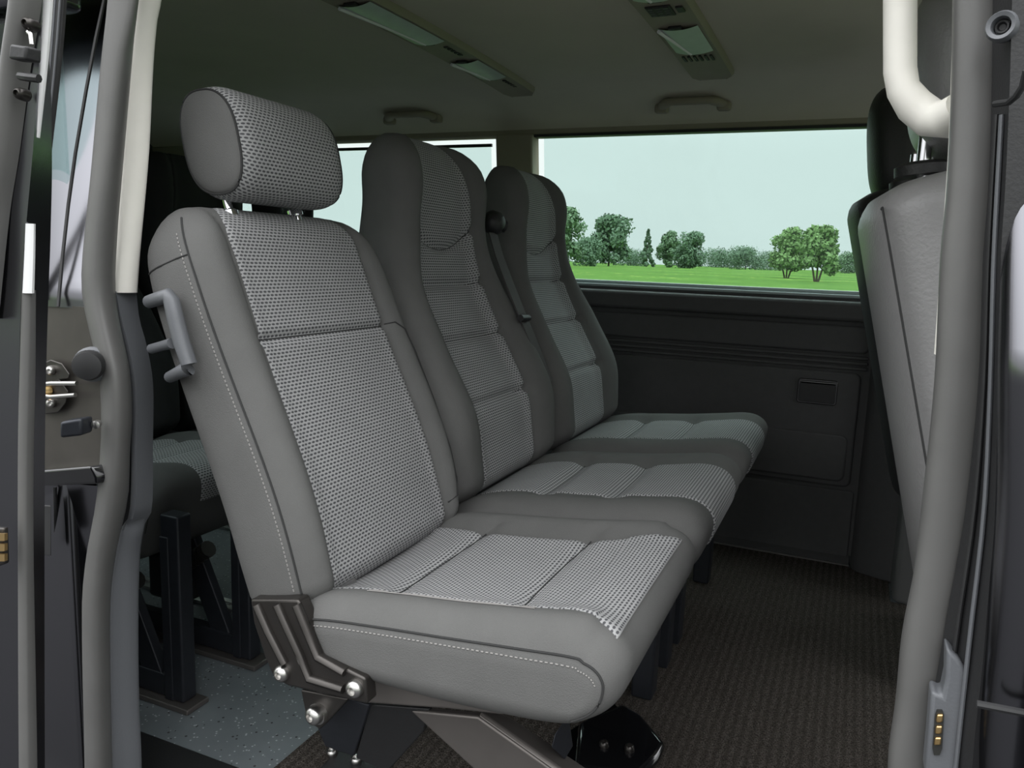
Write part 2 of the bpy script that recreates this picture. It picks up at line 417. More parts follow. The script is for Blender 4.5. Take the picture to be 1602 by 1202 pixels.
def near_seat():
    root = thing('passenger_seat', 'single grey cloth seat in front with separate headrest and grey side handle, nearest the door', 'seat', (-.2, .2, 0))
    yc = .188
    bk = Back(-.3545, .405, TH, yc, .512,
              hw=lambda h: interp(h, [0, .1, .3, .42, .487], [.185, .194, .194, .192, .181]),
              pw=lambda h: interp(h, [0, .15, .3, .487], [.144, .141, .138, .134]),
              dp=lambda h: interp(h, [0, .14, .32, .487], [.004, .012, .0, -.004]),
              T=lambda h: interp(h, [0, .1, .487], [.108, .106, .104]),
              b=lambda h: interp(h, [0, .1, .4, .487], [.016, .022, .014, .004]), r=.032,
              grooves=[(lambda y: .327, .006, .006)], re=.05, rt=.06)
    sh = bk.shell('backrest', M['cloth'], root)
    bk.panel('center_panel', M['weave'], sh, .0, .507)
    # dark seams and pale stitching of the cover
    for sg in (-1, 1):
        seam('cover_seam', [bk.pt(h, sg*(bk.width(h)-.0035), bk.sec(h, sg*(bk.width(h)-.0035))+.001) for h in np.linspace(.01, .490, 60)], .0013, M['seam'], sh)
    seam('cover_seam', [bk.pt(.327, y, bk.sec(.327, y)+.001) for y in np.linspace(-.133, .133, 30)], .0022, M['seam'], sh)
    w = bk.width(.44)
    seam('cover_seam', [bk.pt(.44, -(w-e), bk.sec(.44, -(w-e), f)+(.0005 if f else -.0005)) for e, f in ((.0035, True), (.002, True), (.001, True), (.0003, True), (.0003, False), (.001, False), (.003, False), (.006, False), (.01, False))], .0011, M['seam'], sh)
    seam('cover_seam', bk.line([(h, y) for h, y in [(.329, .140), (.328, .150), (.315, .164), (.28, .174), (.2, .181), (.12, .18), (.07, .173), (.045, .16), (.04, .146)]]), .0011, M['seam'], sh)
    s = MB()
    for h in np.arange(.03, .47, .0052):
        q_ = [bk.pt(k, -(bk.width(k)-.0014), bk.sec(k, -(bk.width(k)-.0014))+.0006) for k in (h, h+.003)]
        s.tube(q_, .0008, 5)
    s.build('cover_stitching', M['stitch'], sh)
    # piping round the bottom hem
    hem = [bk.pt(.006, -.176*max(0, math.cos(a))**.25, bk.dp(0)-bk.T(0)*.5+bk.T(0)*.44*math.sin(a)) for a in np.linspace(-1.5, 1.5, 24)]
    MB().tube(hem, .0045, 8).build('hem_piping', M['cloth_dk'], sh)
    # headrest: sections in the x-z plane swept across the width
    hc = Vector((-.557, yc-.011, .949)); V = []; UV = []; n = 64; hwid = .101
    def hsec(y, infl=1.0):
        k = 1-.0*abs(y); t = max(0, (abs(y)-hwid*.72)/(hwid*.28)); sh_ = .013*(1-math.sqrt(max(0, 1-(t*.93)**2)))
        P_ = []
        for i in range(n):
            a = 2*PI*i/n; ca, sa = math.cos(a), math.sin(a)
            ex = .052*math.copysign(abs(ca)**.82, ca); ez = .070*math.copysign(abs(sa)**.82, sa)
            rr = math.hypot(ex, ez); f = (rr-sh_)/rr*infl
            ex, ez = ex*f, ez*f
            # lean with the back, front face a little flatter at the bottom
            P_.append(hc+Vector((ex-.22*ez, y, ez+.06*ex)))
        return P_
    ys = [hwid*math.sin(PI/2*(-1+2*i/40)) for i in range(41)]
    arc = [0]
    s0 = hsec(0)
    for i in range(n): arc.append(arc[-1]+(s0[(i+1) % n]-s0[i]).length)
    for y in ys:
        sc = hsec(y); sc.append(sc[0].copy())
        for i, v in enumerate(sc): V.append(v); UV.append((y, arc[i]))
    hr = mesh('headrest', V, grid_faces(len(ys), n+1), M['weave'], root, uv=UV, sharp=80)
    for sg in (-1, 1):
        V = []
        for q in range(10):
            f = math.cos(PI/2*q/9)*1.0; bul = .012*math.sin(PI/2*q/9)
            for v in hsec(sg*hwid): 
                c0 = Vector((hc.x, hc.y+sg*hwid, hc.z)); w_ = c0+(v-c0)*max(f, .02)*1.006; V.append(w_+Vector((0, sg*(bul-.001), 0)))
        F = grid_faces(10, n, True); F.append(tuple(9*n+i for i in range(n)))
        mesh('headrest_side', V, F, M['cloth'], hr, sharp=80)
        ring = hsec(sg*hwid, 1.012); ring.append(ring[0])
        MB().tube(ring, .0016, 6).build('headrest_seam', M['seam'], hr)
    for u in (356, 458):
        p = P(u, 320, 0, -.552)
        m = MB().tube([p+Vector((.02, 0, -.05)), p, p+Vector((-.008, 0, .03))], .0055, 12); m.build('headrest_post', M['chrome'], root)
        MB().disc(p+Vector((.003, 0, -.012)), (-.34, 0, .94), [(.011, -.004), (.011, .003), (.007, .006)], 14).build('post_collar', M['chrome'], root)
    # cushion
    def top(x, y, nz, l):
        a = abs(y)
        v = nz*(.012*math.exp(-((a-.165)/.035)**2)*(1 if x < -.02 else .6)-.010*max(0, 1-(a/.15)**2)*(1 if x < -.06 else .5))
        for g in (-.285, -.125): v -= nz*.006*gauss(x-g-.03*(a/.2)**2, .011)*(1 if a < .15 else .0)
        return v
    cu = Cushion(CU_PROF, .19, .197, None, .036, top, (.012, .50))
    cu.pw = lambda l: interp(l, [0, .1, .22, .31, .37, .41, .5], [.150, .130, .126, .130, .148, .166, .168])
    cu.pc = -.010
    c = cu.shell('cushion', M['cloth'], root)
    cu.panel_s = (.012, .402)
    cu.panel('seat_panel', M['weave'], c)
    for sg in (-1, 1):
        seam('cushion_seam', [cu.pt(l, sg*(cu.hw-.0035), .0015) for l in np.linspace(.02, .52, 70)], .0013, M['seam'], c)
        s2 = MB()
        for l in np.arange(.03, .42, .0055): s2.tube([cu.pt(l, sg*(cu.hw-.0012), .001), cu.pt(l+.003, sg*(cu.hw-.0012), .001)], .0009, 5)
        s2.build('cushion_stitching', M['stitch'], c)
        for o_ in (.012, .017) if sg < 0 else (): seam('double_stitch', [cu.pt(l, cu.pc+sg*(cu.pw(l)+o_), .001) for l in np.linspace(.1, .31, 40)], .0006, M['stitch'], c)
    for g in (.108, .269): seam('cushion_seam', [cu.pt(g+.03*(y/.2)**2, y+cu.pc, .0028) for y in np.linspace(-.126, .126, 30)], .0009, M['seam'], c)
    # grey grab/recline handle on the side of the back
    hy = -.022
    def q(u, v, y=hy): return P(u, v, 1, y)
    pts = [(236, 470), (252, 466), (263, 462), (268, 470), (275, 500), (284, 535), (296, 570), (294, 577), (282, 582), (268, 588)]
    V3 = [q(u, v) for u, v in pts]; V3[0] = q(234, 472, .0); V3[-1] = q(266, 590, .0)
    hd = MB().tube(V3, [.008, .008, .008, .009, .0095, .0095, .009, .009, .0075, .007], 14).build('side_handle', M['plastic'], root)
    MB().tube([q(237, 546, .0), q(255, 541, -.01), q(270, 537)], [.006, .006, .0065], 12).build('release_lever', M['plastic'], root)
    # folding bracket
    def poly(pts, y): return [P(u, v, 1, y) for u, v in pts]
    br = MB().prism(poly([(391, 938), (466, 939), (473, 955), (486, 990), (502, 1028), (571, 1062), (575, 1103), (520, 1090), (450, 1074), (428, 1062), (414, 1030), (396, 975)], -.014), (0, .02, 0)).build('side_bracket', M['bracket'], root, bevel=.003)
    for ln in ([(402, 946), (420, 987), (446, 1038)], [(434, 946), (447, 975), (470, 1025), (485, 1062), (538, 1078)], [(464, 946), (480, 985), (498, 1028), (540, 1052)]):
        MB().tube([P(u, v, 1, -.0155) for u, v in ln], .0065, 10, .8).build('pressed_rib', M['bracket'], br)
    bolt('bolt', P(442, 1053, 1, -.015), (0, -1, 0), .0098, br); bolt('bolt', P(556, 1077, 1, -.015), (0, -1, 0), .0105, br)
    pl = MB().prism(poly([(470, 1080), (545, 1094), (512, 1130), (500, 1142), (480, 1130)], .02), (0, .012, 0)).build('pivot_plate', M['bracket'], root, bevel=.002)
    bolt('bolt', P(492, 1119, 1, .012), (-.15, -1, 0), .0115, pl)
    MB().disc(P(497, 1117, 1, .018), (-.15, -1, 0), [(.013, -.004), (.013, .002), (.009, .003)], 18).build('washer', M['steel'], pl)
    # rail under the cushion and the folding struts
    MB().prism(poly([(556, 1050), (660, 1080), (760, 1100), (790, 1120), (700, 1110), (640, 1106), (573, 1101)], .04), (0, .03, 0)).build('cushion_rail', M['strut'], root, bevel=.003)
    a = MB().prism([P(640, 1112, 1, .075), P(748, 1122, 1, .085), P(905, 1235, 1, .1), P(790, 1250, 1, .1)], (0, .012, 0)); st = a.build('fold_strut', M['strut'], root, bevel=.003)
    MB().prism([P(748, 1121, 1, .083), P(790, 1128, 1, .12), P(935, 1225, 1, .13), P(905, 1234, 1, .097)], (0, .006, .004)).build('strut_flange', M['strut'], st, bevel=.002)
    MB().prism([P(578, 1103, 1, .06), P(672, 1110, 1, .08), P(662, 1146, 1, .09), P(604, 1210, 1, .1), P(556, 1186, 1, .1)], (0, .01, 0)).build('foot_plate', M['black_plastic'], root, bevel=.002)
    MB().prism([P(545, 1094, 1, .05), P(577, 1104, 1, .05), P(553, 1184, 1, .1), P(508, 1168, 1, .1), P(496, 1140, 1, .06)], (0, .01, 0)).build('foot_plate', M['leg'], root, bevel=.002)
    MB().prism([P(868, 1148, 1, .1), P(878, 1148, 1, .12), P(884, 1190, 1, .12), P(862, 1170, 1, .1)], (0, .03, 0)).build('strut_tab', M['leg'], root, bevel=.002)
    ft = MB()
    fa, fb = P(470, 1195, 2, .012), P(600, 1215, 2, .012)
    ft.prism([P(545, 1155, 2, .024), P(610, 1190, 2, .024), P(560, 1250, 2, .024), P(480, 1220, 2, .024)], (0, 0, -.0135))
    f = ft.build('floor_foot', M['black_plastic'], root, bevel=.004)
    bolt('bolt', P(519, 1178, 2, .03), (.1, -.5, 1), .009, f); bolt('bolt', P(557, 1190, 2, .03), (.1, -.5, 1), .009, f)
    return root
near = near_seat()

def high_seat(yc, label, worn, dx=0, z0=.405, H=.660, back_mat=None, prof=CU_PROF):  # worn: cloth of the cushion and back cover
    x0 = -.3945+dx; back_mat = back_mat or (worn, M['weave'])
    root = thing('high_back_seat', label, 'seat', (-.2+dx, yc, 0)); kk = H/.655
    bk = Back(x0, z0, TH, yc, H,
              hw=lambda h: interp(h/kk, [0, .1, .25, .36, .46, .56, .62, .655], [.222, .232, .228, .206, .170, .166, .158, .142]),
              pw=lambda h: interp(h/kk, [0, .14, .26, .37, .44, .52, .6, .655], [.116, .122, .128, .126, .112, .100, .080, .060]),
              dp=lambda h: interp(h/kk, [0, .06, .14, .26, .37, .48, .55, .63, .655], [.022, .034, .045, .022, .008, .03, .056, .062, .056]),
              T=lambda h: interp(h/kk, [0, .14, .3, .45, .55, .655], [.12, .135, .12, .10, .088, .078]),
              b=lambda h: interp(h/kk, [0, .1, .3, .45, .55, .63, .655], [.02, .03, .04, .03, .03, .022, .010]), r=.05,
              grooves=[(lambda y: .152*kk, .010, .008), (lambda y: .274*kk, .010, .008), (lambda y: .380*kk, .010, .008), (lambda y: (.446+.035*y*y)*kk, .010, .008)], re=.07, rt=.085, pin=.68)
    sh = bk.shell('backrest', back_mat[0], root)
    bk.panel('center_panel', back_mat[1], sh, .0, H)
    for g in bk.grooves:
        seam('cover_seam', [bk.pt(g[0](t), bk.pw(g[0](t))*t, bk.sec(g[0](t), bk.pw(g[0](t))*t)+.001) for t in np.linspace(-.98, .98, 26)], .0022, M['seam'], sh)
    def top(x, y, nz, l):
        a = abs(y); v = nz*(.004+.010*math.exp(-((a-.165)/.04)**2))
        if a < .15:
            for g in (-.262, -.142): v -= nz*.011*gauss(x-dx-g, .016)*(1-(a/.15)**4)
        return v
    cu = Cushion(prof, yc, .228, None, .045, top, (.0, .468))
    cu.pw = lambda l: interp(l, [0, .1, .135, .2, .26, .34, .42, .5], [.112, .116, .110, .118, .112, .118, .116, .115])
    c = cu.shell('cushion', worn, root)
    cu.panel('seat_panel', M['weave'], c)
    for g in (.131, .252): seam('cushion_seam', [cu.pt(g, y, .0014) for y in np.linspace(-.108, .108, 24)], .0014, M['seam'], c)
    for sg in (-1, 1): seam('cushion_seam', [cu.pt(l, sg*(cu.hw-.006), .001) for l in np.linspace(.03, .5, 60)], .0011, M['seam'], c)
    return root, bk, cu

hs1, bk1, cu1 = high_seat(.618, 'high-backed cloth seat in the middle, right behind the single seat', M['cloth'])
hs2, bk2, cu2 = high_seat(1.090, 'high-backed cloth seat farthest in, beside the left wall and wide window', M['cloth'])
for root, y0 in ((hs1, .618), (hs2, 1.090)):
    for dy in ((.07, .20) if root is hs1 else (-.16, .20)):
        for x in (-.11, -.36):
            MB().prism([(x-.02, y0+dy-.022, .0095), (x+.02, y0+dy-.022, .0095), (x+.022, y0+dy-.022, .36), (x-.022, y0+dy-.022, .36)], (0, .044, 0)).build('leg', M['leg'], root, bevel=.004)
        MB().box(-.38, -.05, y0+dy-.014, y0+dy+.014, .325, .35).build('seat_rail', M['leg'], root)

# ---- third row: three more high-backed seats, legs of their own
def copy_tree(o, parent=None):
    c = o.copy(); C.objects.link(c); c.parent = parent
    for ch in list(o.children): copy_tree(ch, c)
    return c
rear_labels = ['dark high-backed seat of the rear row nearest the door, seen left of the front headrest',
               'dark high-backed seat in the middle of the rear row, hidden behind the headrest',
               'dark high-backed seat of the rear row beside the left rear window']
rear_src = None
REAR_PROF = [(x-.95, z-.055 if z > .40 else z-.055-.07*(.40-z)/.06) for x, z in CU_PROF]
for i, yy in enumerate((.52, .99, 1.375)):
    if i == 0:
        # tall frame legs under the bench
        r, rbk, rcu = high_seat(yy, rear_labels[0], M['cloth_dk'], -.95, .36, .75, (M['cloth_shade'], M['cloth_shade']), REAR_PROF); rear_src = r
        bpy.context.view_layer.update()
        for y0 in (.283, .452):
            lg = MB().box(-.885, -.843, y0-.016, y0+.016, .012, .36).build('leg', M['leg'], r, bevel=.004)
            MB().box(-.886, -.866, y0-.018, y0-.012, .012, .32).build('leg_edge', M['leg'], lg, bevel=.002)
            MB().box(-1.28, -.885, y0-.012, y0+.012, .012, .055).build('base_rail', M['leg'], r, bevel=.003)
            MB().box(-1.32, -.822, y0-.028, y0+.024, 0.001, .011).build('base_plate', M['steel_dull'] if 'steel_dull' in M else M['strut'], r, bevel=.002)
            MB().prism([(-1.08, y0-.010, .33), (-1.03, y0-.010, .33), (-.90, y0-.010, .05), (-.95, y0-.010, .05)], (0, .02, 0)).build('diagonal_brace', M['leg'], r, bevel=.003)
            sp = MB()
            for k in range(9): sp.disc((-1.02+k*.011, y0-.03, .17+k*.008), (.8, 0, .58), [(.017, -.003), (.017, .003)], 12)
            sp.build('tension_spring', M['bracket'], r)
            MB().box(-1.1, -1.0, y0-.03, y0+.03, .1, .2).build('latch_housing', M['black_plastic'], r, bevel=.01)
    else:
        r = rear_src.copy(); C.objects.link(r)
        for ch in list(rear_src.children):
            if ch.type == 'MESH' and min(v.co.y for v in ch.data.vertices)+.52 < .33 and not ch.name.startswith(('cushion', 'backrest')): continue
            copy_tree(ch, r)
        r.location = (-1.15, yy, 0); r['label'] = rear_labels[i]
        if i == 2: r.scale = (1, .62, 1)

# ---- seat belt between the two high-backed seats
sb = thing('seat_belt', 'black seat belt with shoulder guide between the two high-backed seats', 'seat belt', (-.55, .86, .42))
def q(u, v, x): return P(u, v, 0, x)
gp = q(773, 348, -.525)
g = MB().disc(gp, (1, -.5, .2), [(.024, -.012), (.026, 0), (.02, .014), (.008, .018)], 20).tube([gp+Vector((-.01, 0, 0)), q(789, 354, -.515)], .014, 10)
g.build('belt_guide', M['black_plastic'], sb, sharp=60)
bp_ = [q(772, 364, -.52), q(782, 400, -.505), q(797, 440, -.475), q(815, 485, -.440), q(838, 540, -.410), q(860, 598, -.385)]
V = []
for p in bp_:
    for o_ in ((-.002, -.016, .0), (.001, .016, .0)): V.append(p+Vector(o_))
    for o_ in ((-.002, .016, 0), (-.005, -.016, 0)): V.append(p+Vector(o_))
F = grid_faces(len(bp_), 4, True)+[(3, 2, 1, 0), tuple(len(bp_)*4-4+i for i in range(4))]
mesh('belt_strap', V, F, M['belt'], sb)
p = q(820, 497, -.428); MB().tube([p+Vector((0, -.02, 0)), p+Vector((0, .022, -.002))], .007, 10).build('belt_stop', M['black_plastic'], sb)
# ================================================================== FRONT SEATS (seen from behind)
def front_seat(label, y0, y1, xt, zt, xb, zb, mat, hr):
    root = thing('front_seat', label, 'seat', ((xb+.15), (y0+y1)/2, 0))
    yc = (y0+y1)/2; hw = (y1-y0)/2
    V = []; n = 48; rows = 60
    L = math.hypot(xt-xb, zt-zb); ax = Vector((xt-xb, 0, zt-zb))/L; nr = Vector((-ax.z, 0, ax.x))   # nr points to the rear
    if nr.x > 0: nr = -nr
    T = .20
    for i in range(rows+1):
        h = L*math.sin(PI/2*i/rows) if i > rows*.0 else 0
        h = L*i/rows
        q = max(0, (h-(L-.035))/.035); k = math.sqrt(max(0, 1-q*q))
        w = hw*interp(h/L, [0, .3, .7, 1], [1.0, 1.0, .98, .93])-.030*(1-k)
        for j in range(n):
            a = 2*PI*j/n; ca, sa = math.cos(a), math.sin(a)
            y = w*math.copysign(abs(ca)**.36, ca); d = (T/2-.034*(1-k))*math.copysign(abs(sa)**.36, sa)+.012*sa*(1-(y/hw)**2)
            V.append(Vector((xb, yc, zb))+ax*h-nr*(T/2)+Vector((0, y, 0))+nr*d)
    F = grid_faces(rows+1, n, True)+[tuple(range(n)), tuple(rows*n+j for j in range(n))]
    b = mesh('backrest', V, F, mat, root, sharp=80)
    # cover seam on the rear face
    o0 = Vector((xb, yc, zb)); w1 = hw*.992
    pts = [o0+ax*L*t+Vector((0, -w1*interp(t, [0, .3, .7, 1], [1, 1, .985, .945])-.0006, 0))-nr*(.012+.004*(1-t)) for t in np.linspace(.02, .88, 50)]
    pts += [o0+ax*(L*.955)+Vector((0, -w1*.93*y, 0))-nr*(.012) for y in (1, .9, .7)]
    MB().tube(pts, .0013, 6).build('cover_seam', M['seam'], b)
    # cushion and pedestal
    cu = Cushion([(xb+.05, .42), (xb+.12, .44), (xb+.3, .45), (xb+.46, .46), (xb+.5, .43), (xb+.46, .36), (xb+.2, .34), (xb+.06, .36)], yc, hw, None, .04, lambda x, y, nz, l: 0, (0, 1))
    cu.shell('cushion', mat, root)
    MB().box(xb+.08, xb+.46, yc-hw*.85, yc+hw*.85, .0095, .345).build('pedestal', M['panel_lt'], root, bevel=.015)
    # headrest
    hx, hz, hw_, hh, ht = hr; V = []; n = 40; rows = 28; c = Vector((hx, yc, hz))
    for i in range(rows+1):
        t = -1+2*i/rows; kk = (1-abs(t)**3.2)**(1/2.4) if abs(t) < 1 else 0
        for j in range(n):
            a = 2*PI*j/n; ca, sa = math.cos(a), math.sin(a)
            w = hw_*(1-.12*(t > 0)*t*t)
            V.append(c+Vector((ht*math.copysign(abs(sa)**.8, sa)*max(kk, .03)-.12*hh*t, w*math.copysign(abs(ca)**.55, ca)*max(kk**.6, .03), hh*t)))
    F = grid_faces(rows+1, n, True)+[tuple(range(n)), tuple(rows*n+j for j in range(n))]
    h = mesh('headrest', V, F, mat if mat is M['vinyl_dk'] else M['vinyl'], root, sharp=80)
    return root, Vector((xb, yc, zb)), ax, L, nr, h

# passenger's seat beyond the pillar
pf, pb, pax, pL, pnr, phd = front_seat('grey leatherette front seat back with headrest on chrome post, right behind the door pillar',   .16, .64, .187, .902, .312, .40, M['vinyl'], (.275, 1.045, .145, .095, .055))
p = P(1430, 278, 0, .245)
for dy in (0, -.17):
    MB().tube([p+Vector((.0, dy, -.03)), p+Vector((.0, dy, .03)), p+Vector((.004, dy, .045)), p+Vector((.015, dy, .06)), p+Vector((.03, dy, .075))], .0075, 14).build('headrest_post', M['chrome'], pf)
    MB().disc(p+Vector((0, dy, -.006)), (-.1, 0, 1), [(.030, -.010), (.030, .001), (.024, .005), (.01, .006)], 24).build('post_collar', M['vinyl_dk'], pf)
w_ = MB()
for k in range(3): w_.tube([P(1432+5*k, 222+4*k, 0, .25), P(1440+5*k, 212+5*k, 0, .252), P(1447+5*k, 203+6*k, 0, .255)], .0007, 5)
w_.tube([P(1462, 222, 0, .26), P(1462, 238, 0, .258), P(1457, 255, 0, .256), P(1447, 275, 0, .25)], .0012, 5)
w_.build('headrest_cable', M['white'], pf)
# driver's seat, far side
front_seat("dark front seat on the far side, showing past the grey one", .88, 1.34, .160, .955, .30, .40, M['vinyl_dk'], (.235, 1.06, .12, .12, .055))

# grey box by the floor and trim of the left front pillar come with the wall below

# ================================================================== SHELL
def struct(o, label=None): o['kind'] = 'structure'; return tag(o, label)
YW = 1.62
def wall_y(z): return YW if z < .755 else YW-.06*(z-.755)/.445

# floor
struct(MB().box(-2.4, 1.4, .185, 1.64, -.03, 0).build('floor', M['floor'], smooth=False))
struct(MB().box(-2.4, 1.4, -.10, .184, -.05, .008).build('trim_1', M['black_plastic'], bevel=.006), 'black plastic sill trim inside the door opening')
# carpet mat
V = []; nx, ny = 60, 60
cp = MB().prism([(-.585, .19, .002), (.42, .19, .002), (.42, 1.378, .002), (.338, 1.385, .002), (.338, 1.522, .002), (.262, 1.552, .002), (.238, 1.586, .002), (-.585, 1.586, .002)], (0, 0, .007))
o = cp.build('carpet_mat', M['carpet'], smooth=False); tag(o, 'dark brown ribbed carpet mat on the floor in front of the seats', 'carpet')
# floor rails
for y0, y1, yy, lab in ((0, 0, .62, 'pale metal floor rail running back under the rear seats, nearer the door'), (0, 0, 1.02, 'pale metal floor rail under the rear seats, farther from the door')):
    r = MB().box(-2.3, -.70, yy-.02, yy-.006, .001, .008).box(-2.3, -.70, yy+.006, yy+.02, .001, .008).box(-2.3, -.70, yy-.006, yy+.006, .001, .003)
    for k in range(40): r.disc((-2.28+k*.04, yy, .004), (0, 0, 1), [(.008, -.001), (.008, .002), (.004, .003)], 10)
    o = r.build('floor_rail', M['steel'], smooth=False); tag(o, lab, 'floor rail', 'rails on the van floor')

# ceiling: headliner curved down at the sides, outer roof skin above
prof = [(1.575, 1.185), (1.56, 1.205), (1.535, 1.228), (1.50, 1.247), (1.45, 1.262), (1.38, 1.273), (1.28, 1.28), (1.0, 1.286), (.7, 1.286), (.4, 1.278), (.22, 1.262), (.12, 1.238), (.06, 1.205), (.035, 1.165)]
def ceil_z(y):
    pr = sorted(prof); return interp(y, [a for a, b in pr], [b for a, b in pr])
ys = np.linspace(.035, 1.575, 80); xs = np.linspace(-2.3, 1.35, 30)
V = [Vector((x, y, ceil_z(y)-.02*max(0, (-x-1.6)/.7)**2)) for x in xs for y in ys]; nv = len(V)
V += [v+Vector((0, 0, .05)) for v in V]; ny = len(ys)
F = grid_faces(len(xs), ny); F += [tuple(i+nv for i in f) for f in F]
F += [(i*ny, (i+1)*ny, nv+(i+1)*ny, nv+i*ny) for i in range(len(xs)-1)]+[(i*ny+ny-1, (i+1)*ny+ny-1, nv+(i+1)*ny+ny-1, nv+i*ny+ny-1) for i in range(len(xs)-1)]
struct(mesh('ceiling', V, F, M['headliner'], sharp=80))

# left wall: rails, pillars and lower panel around the windows
def wall_piece(name, x0, x1, z0, z1, mat, inset=0, t=.05, label=None):
    V = []; nz = 10
    for i in range(nz+1):
        z = z0+(z1-z0)*i/nz; y = wall_y(z)-inset
        V += [(x0, y, z), (x1, y, z), (x1, y+t, z), (x0, y+t, z)]
    F = grid_faces(nz+1, 4, True)+[(3, 2, 1, 0), tuple(nz*4+i for i in range(4))]
    return struct(mesh(name, V, F, mat, bevel=.006, sharp=50), label)
w = wall_piece('wall_left', -2.3, 1.4, -.02, .748, M['panel'])
def on_wall(name, pts, depth, mat, bev=.004, inset=0):
    """raised panel with outline pts (x, z) standing depth off the wall"""
    return MB().prism([(x, YW-inset, z) for x, z in pts], (0, -depth, 0)).build(name, mat, w, bevel=bev)
def rrect(x0, x1, z0, z1, r, n=6):
    out = []
    for cx, cz, a0 in ((x1-r, z1-r, 0), (x0+r, z1-r, PI/2), (x0+r, z0+r, PI), (x1-r, z0+r, 1.5*PI)):
        out += [(cx+r*math.cos(a0+PI/2*k/n), cz+r*math.sin(a0+PI/2*k/n)) for k in range(n+1)]
    return out
on_wall('window_ledge', rrect(-2.2, .262, .685, .738, .01), .030, M['panel'], .010)
on_wall('upper_panel', rrect(-1.0, .235, .598, .672, .02), .012, M['panel'], .006)
for k in range(3): on_wall('panel_ridge', rrect(-1.0, .235, .553+.0145*k, .562+.0145*k, .004), .011, M['panel'], .003)
on_wall('side_panel', rrect(-1.0, .222, .225, .545, .02), .012, M['panel'], .006)
on_wall('pocket_cover', rrect(-1.0, .205, .24, .372, .02), .019, M['panel'], .006)
on_wall('kick_panel', rrect(-2.2, .235, .022, .215, .01), .008, M['panel'], .004)
# ashtray
za = [P(u, v, 1, YW-.02) for u, v in ((1249, 592), (1312, 596), (1309, 635), (1247, 630))]
xa0, xa1, za0, za1 = za[0].x, za[1].x, (za[2].z+za[3].z)/2, (za[0].z+za[1].z)/2
at = thing('ashtray', 'small black flip ashtray set in the left wall panel', 'ashtray', (xa0, YW-.013, za0))
MB().prism([(x, YW-.0125, z) for x, z in rrect(xa0, xa1, za0, za1, .008)], (0, -.006, 0)).build('bezel', M['gloss'], at, bevel=.002)
MB().prism([(x, YW-.0185, z) for x, z in rrect(xa0+.004, xa1-.004, za0+.004, za1-.012, .006)], (0, -.003, 0)).build('cover', M['black_plastic'], at, bevel=.002)
MB().tube([(xa0+.005, YW-.021, za1-.008), (xa1-.005, YW-.021, za1-.008)], .0035, 10).build('finger_lip', M['gloss'], at)
# skirting strip along the floor
sk = MB().prism([(-2.3, YW-.001, .001), (-2.3, YW-.001, .03), (-2.3, YW-.012, .026), (-2.3, YW-.03, .012), (-2.3, YW-.03, .001)], (2.54, 0, 0)).build('baseboard_left', M['panel'], bevel=.002)
struct(sk)
struct(MB().box(-.3, .24, YW-.036, YW-.0305, .0095, .013).build('trim_2', M['steel'], smooth=False), 'thin bright strip where the carpet meets the left wall')

wall_piece('trim_3', -2.3, 1.4, 1.188, 1.235, M['beige'], .0, .05, 'beige rail above the left windows')
wall_piece('trim_4', -.862, -.742, .745, 1.19, M['beige'], .022, .06, 'beige pillar between the two left windows')
wall_piece('trim_5', .27, .46, .745, 1.19, M['beige'], .01, .06, 'left front pillar trim')
# left front pillar foot: dark upright with a paler box at its base
tr = MB().prism([(.243, YW+.02, .0), (.243, YW-.03, .0), (.262, YW-.06, .0), (.33, YW-.09, .0), (.46, YW-.09, .0), (.46, YW+.02, .0)], (0, 0, .76)).build('trim_6', M['panel'], bevel=.008)
struct(tr, 'dark lower trim of the left front pillar')
bx = MB().prism([(.343, 1.60, .002), (.343, 1.40, .002), (.375, 1.385, .002), (.60, 1.385, .002), (.60, 1.60, .002)], (0, 0, .40)).build('trim_7', M['panel_lt'], bevel=.012)
struct(bx, 'pale grey plastic step box at the foot of the left front pillar')
wall_piece('trim_8', -2.32, -2.1, .745, 1.19, M['beige'], .01, .06, 'rear left corner pillar trim')

# windows: clear pane, darker tint film inset in it, rubber frame
def window(name, x0, x1, label, film):
    z0, z1 = .748, 1.192
    def yy(z, o=0): return wall_y(z)+.03+o
    g = mesh(name, [(x0, yy(z0), z0), (x1, yy(z0), z0), (x1, yy(z1), z1), (x0, yy(z1), z1), (x0, yy(z0, .004), z0), (x1, yy(z0, .004), z0), (x1, yy(z1, .004), z1), (x0, yy(z1, .004), z1)],
             [(0, 1, 2, 3), (4, 5, 6, 7), (0, 1, 5, 4), (2, 3, 7, 6), (0, 3, 7, 4), (1, 2, 6, 5)], M['glass_clear'], smooth=False)
    struct(g, label)
    a0, a1, b0, b1 = film
    mesh('tint_film', [(a0, yy(b0, -.003), b0), (a1, yy(b0, -.003), b0), (a1, yy(b1, -.003), b1), (a0, yy(b1, -.003), b1), (a0, yy(b0, -.002), b0), (a1, yy(b0, -.002), b0), (a1, yy(b1, -.002), b1), (a0, yy(b1, -.002), b1)],
         [(0, 1, 2, 3), (4, 5, 6, 7), (0, 1, 5, 4), (2, 3, 7, 6), (0, 3, 7, 4), (1, 2, 6, 5)], M['film'], g, smooth=False)
    fr = MB().box(x0, x1, yy(z0)-.034, yy(z0)+.004, z0-.002, z0+.007).box(x0, x1, yy(z0)-.020, yy(z0)+.004, z0+.007, z0+.017).build('rubber_frame', M['frame'], g, bevel=.003)
    return g
g1 = window('window_1', -.742, .27, 'wide left window with the field and trees behind it', (-.722, .27, .766, 1.186))
MB().box(-.742, .27, wall_y(1.188)-.004, wall_y(1.188)+.03, 1.182, 1.190).build('top_seal', M['rubber_dk'], g1)
g2 = window('window_2', -2.1, -.862, 'left rear window behind the high-backed seats, with a clear band along its top', (-2.1, -.90, .766, 1.168))
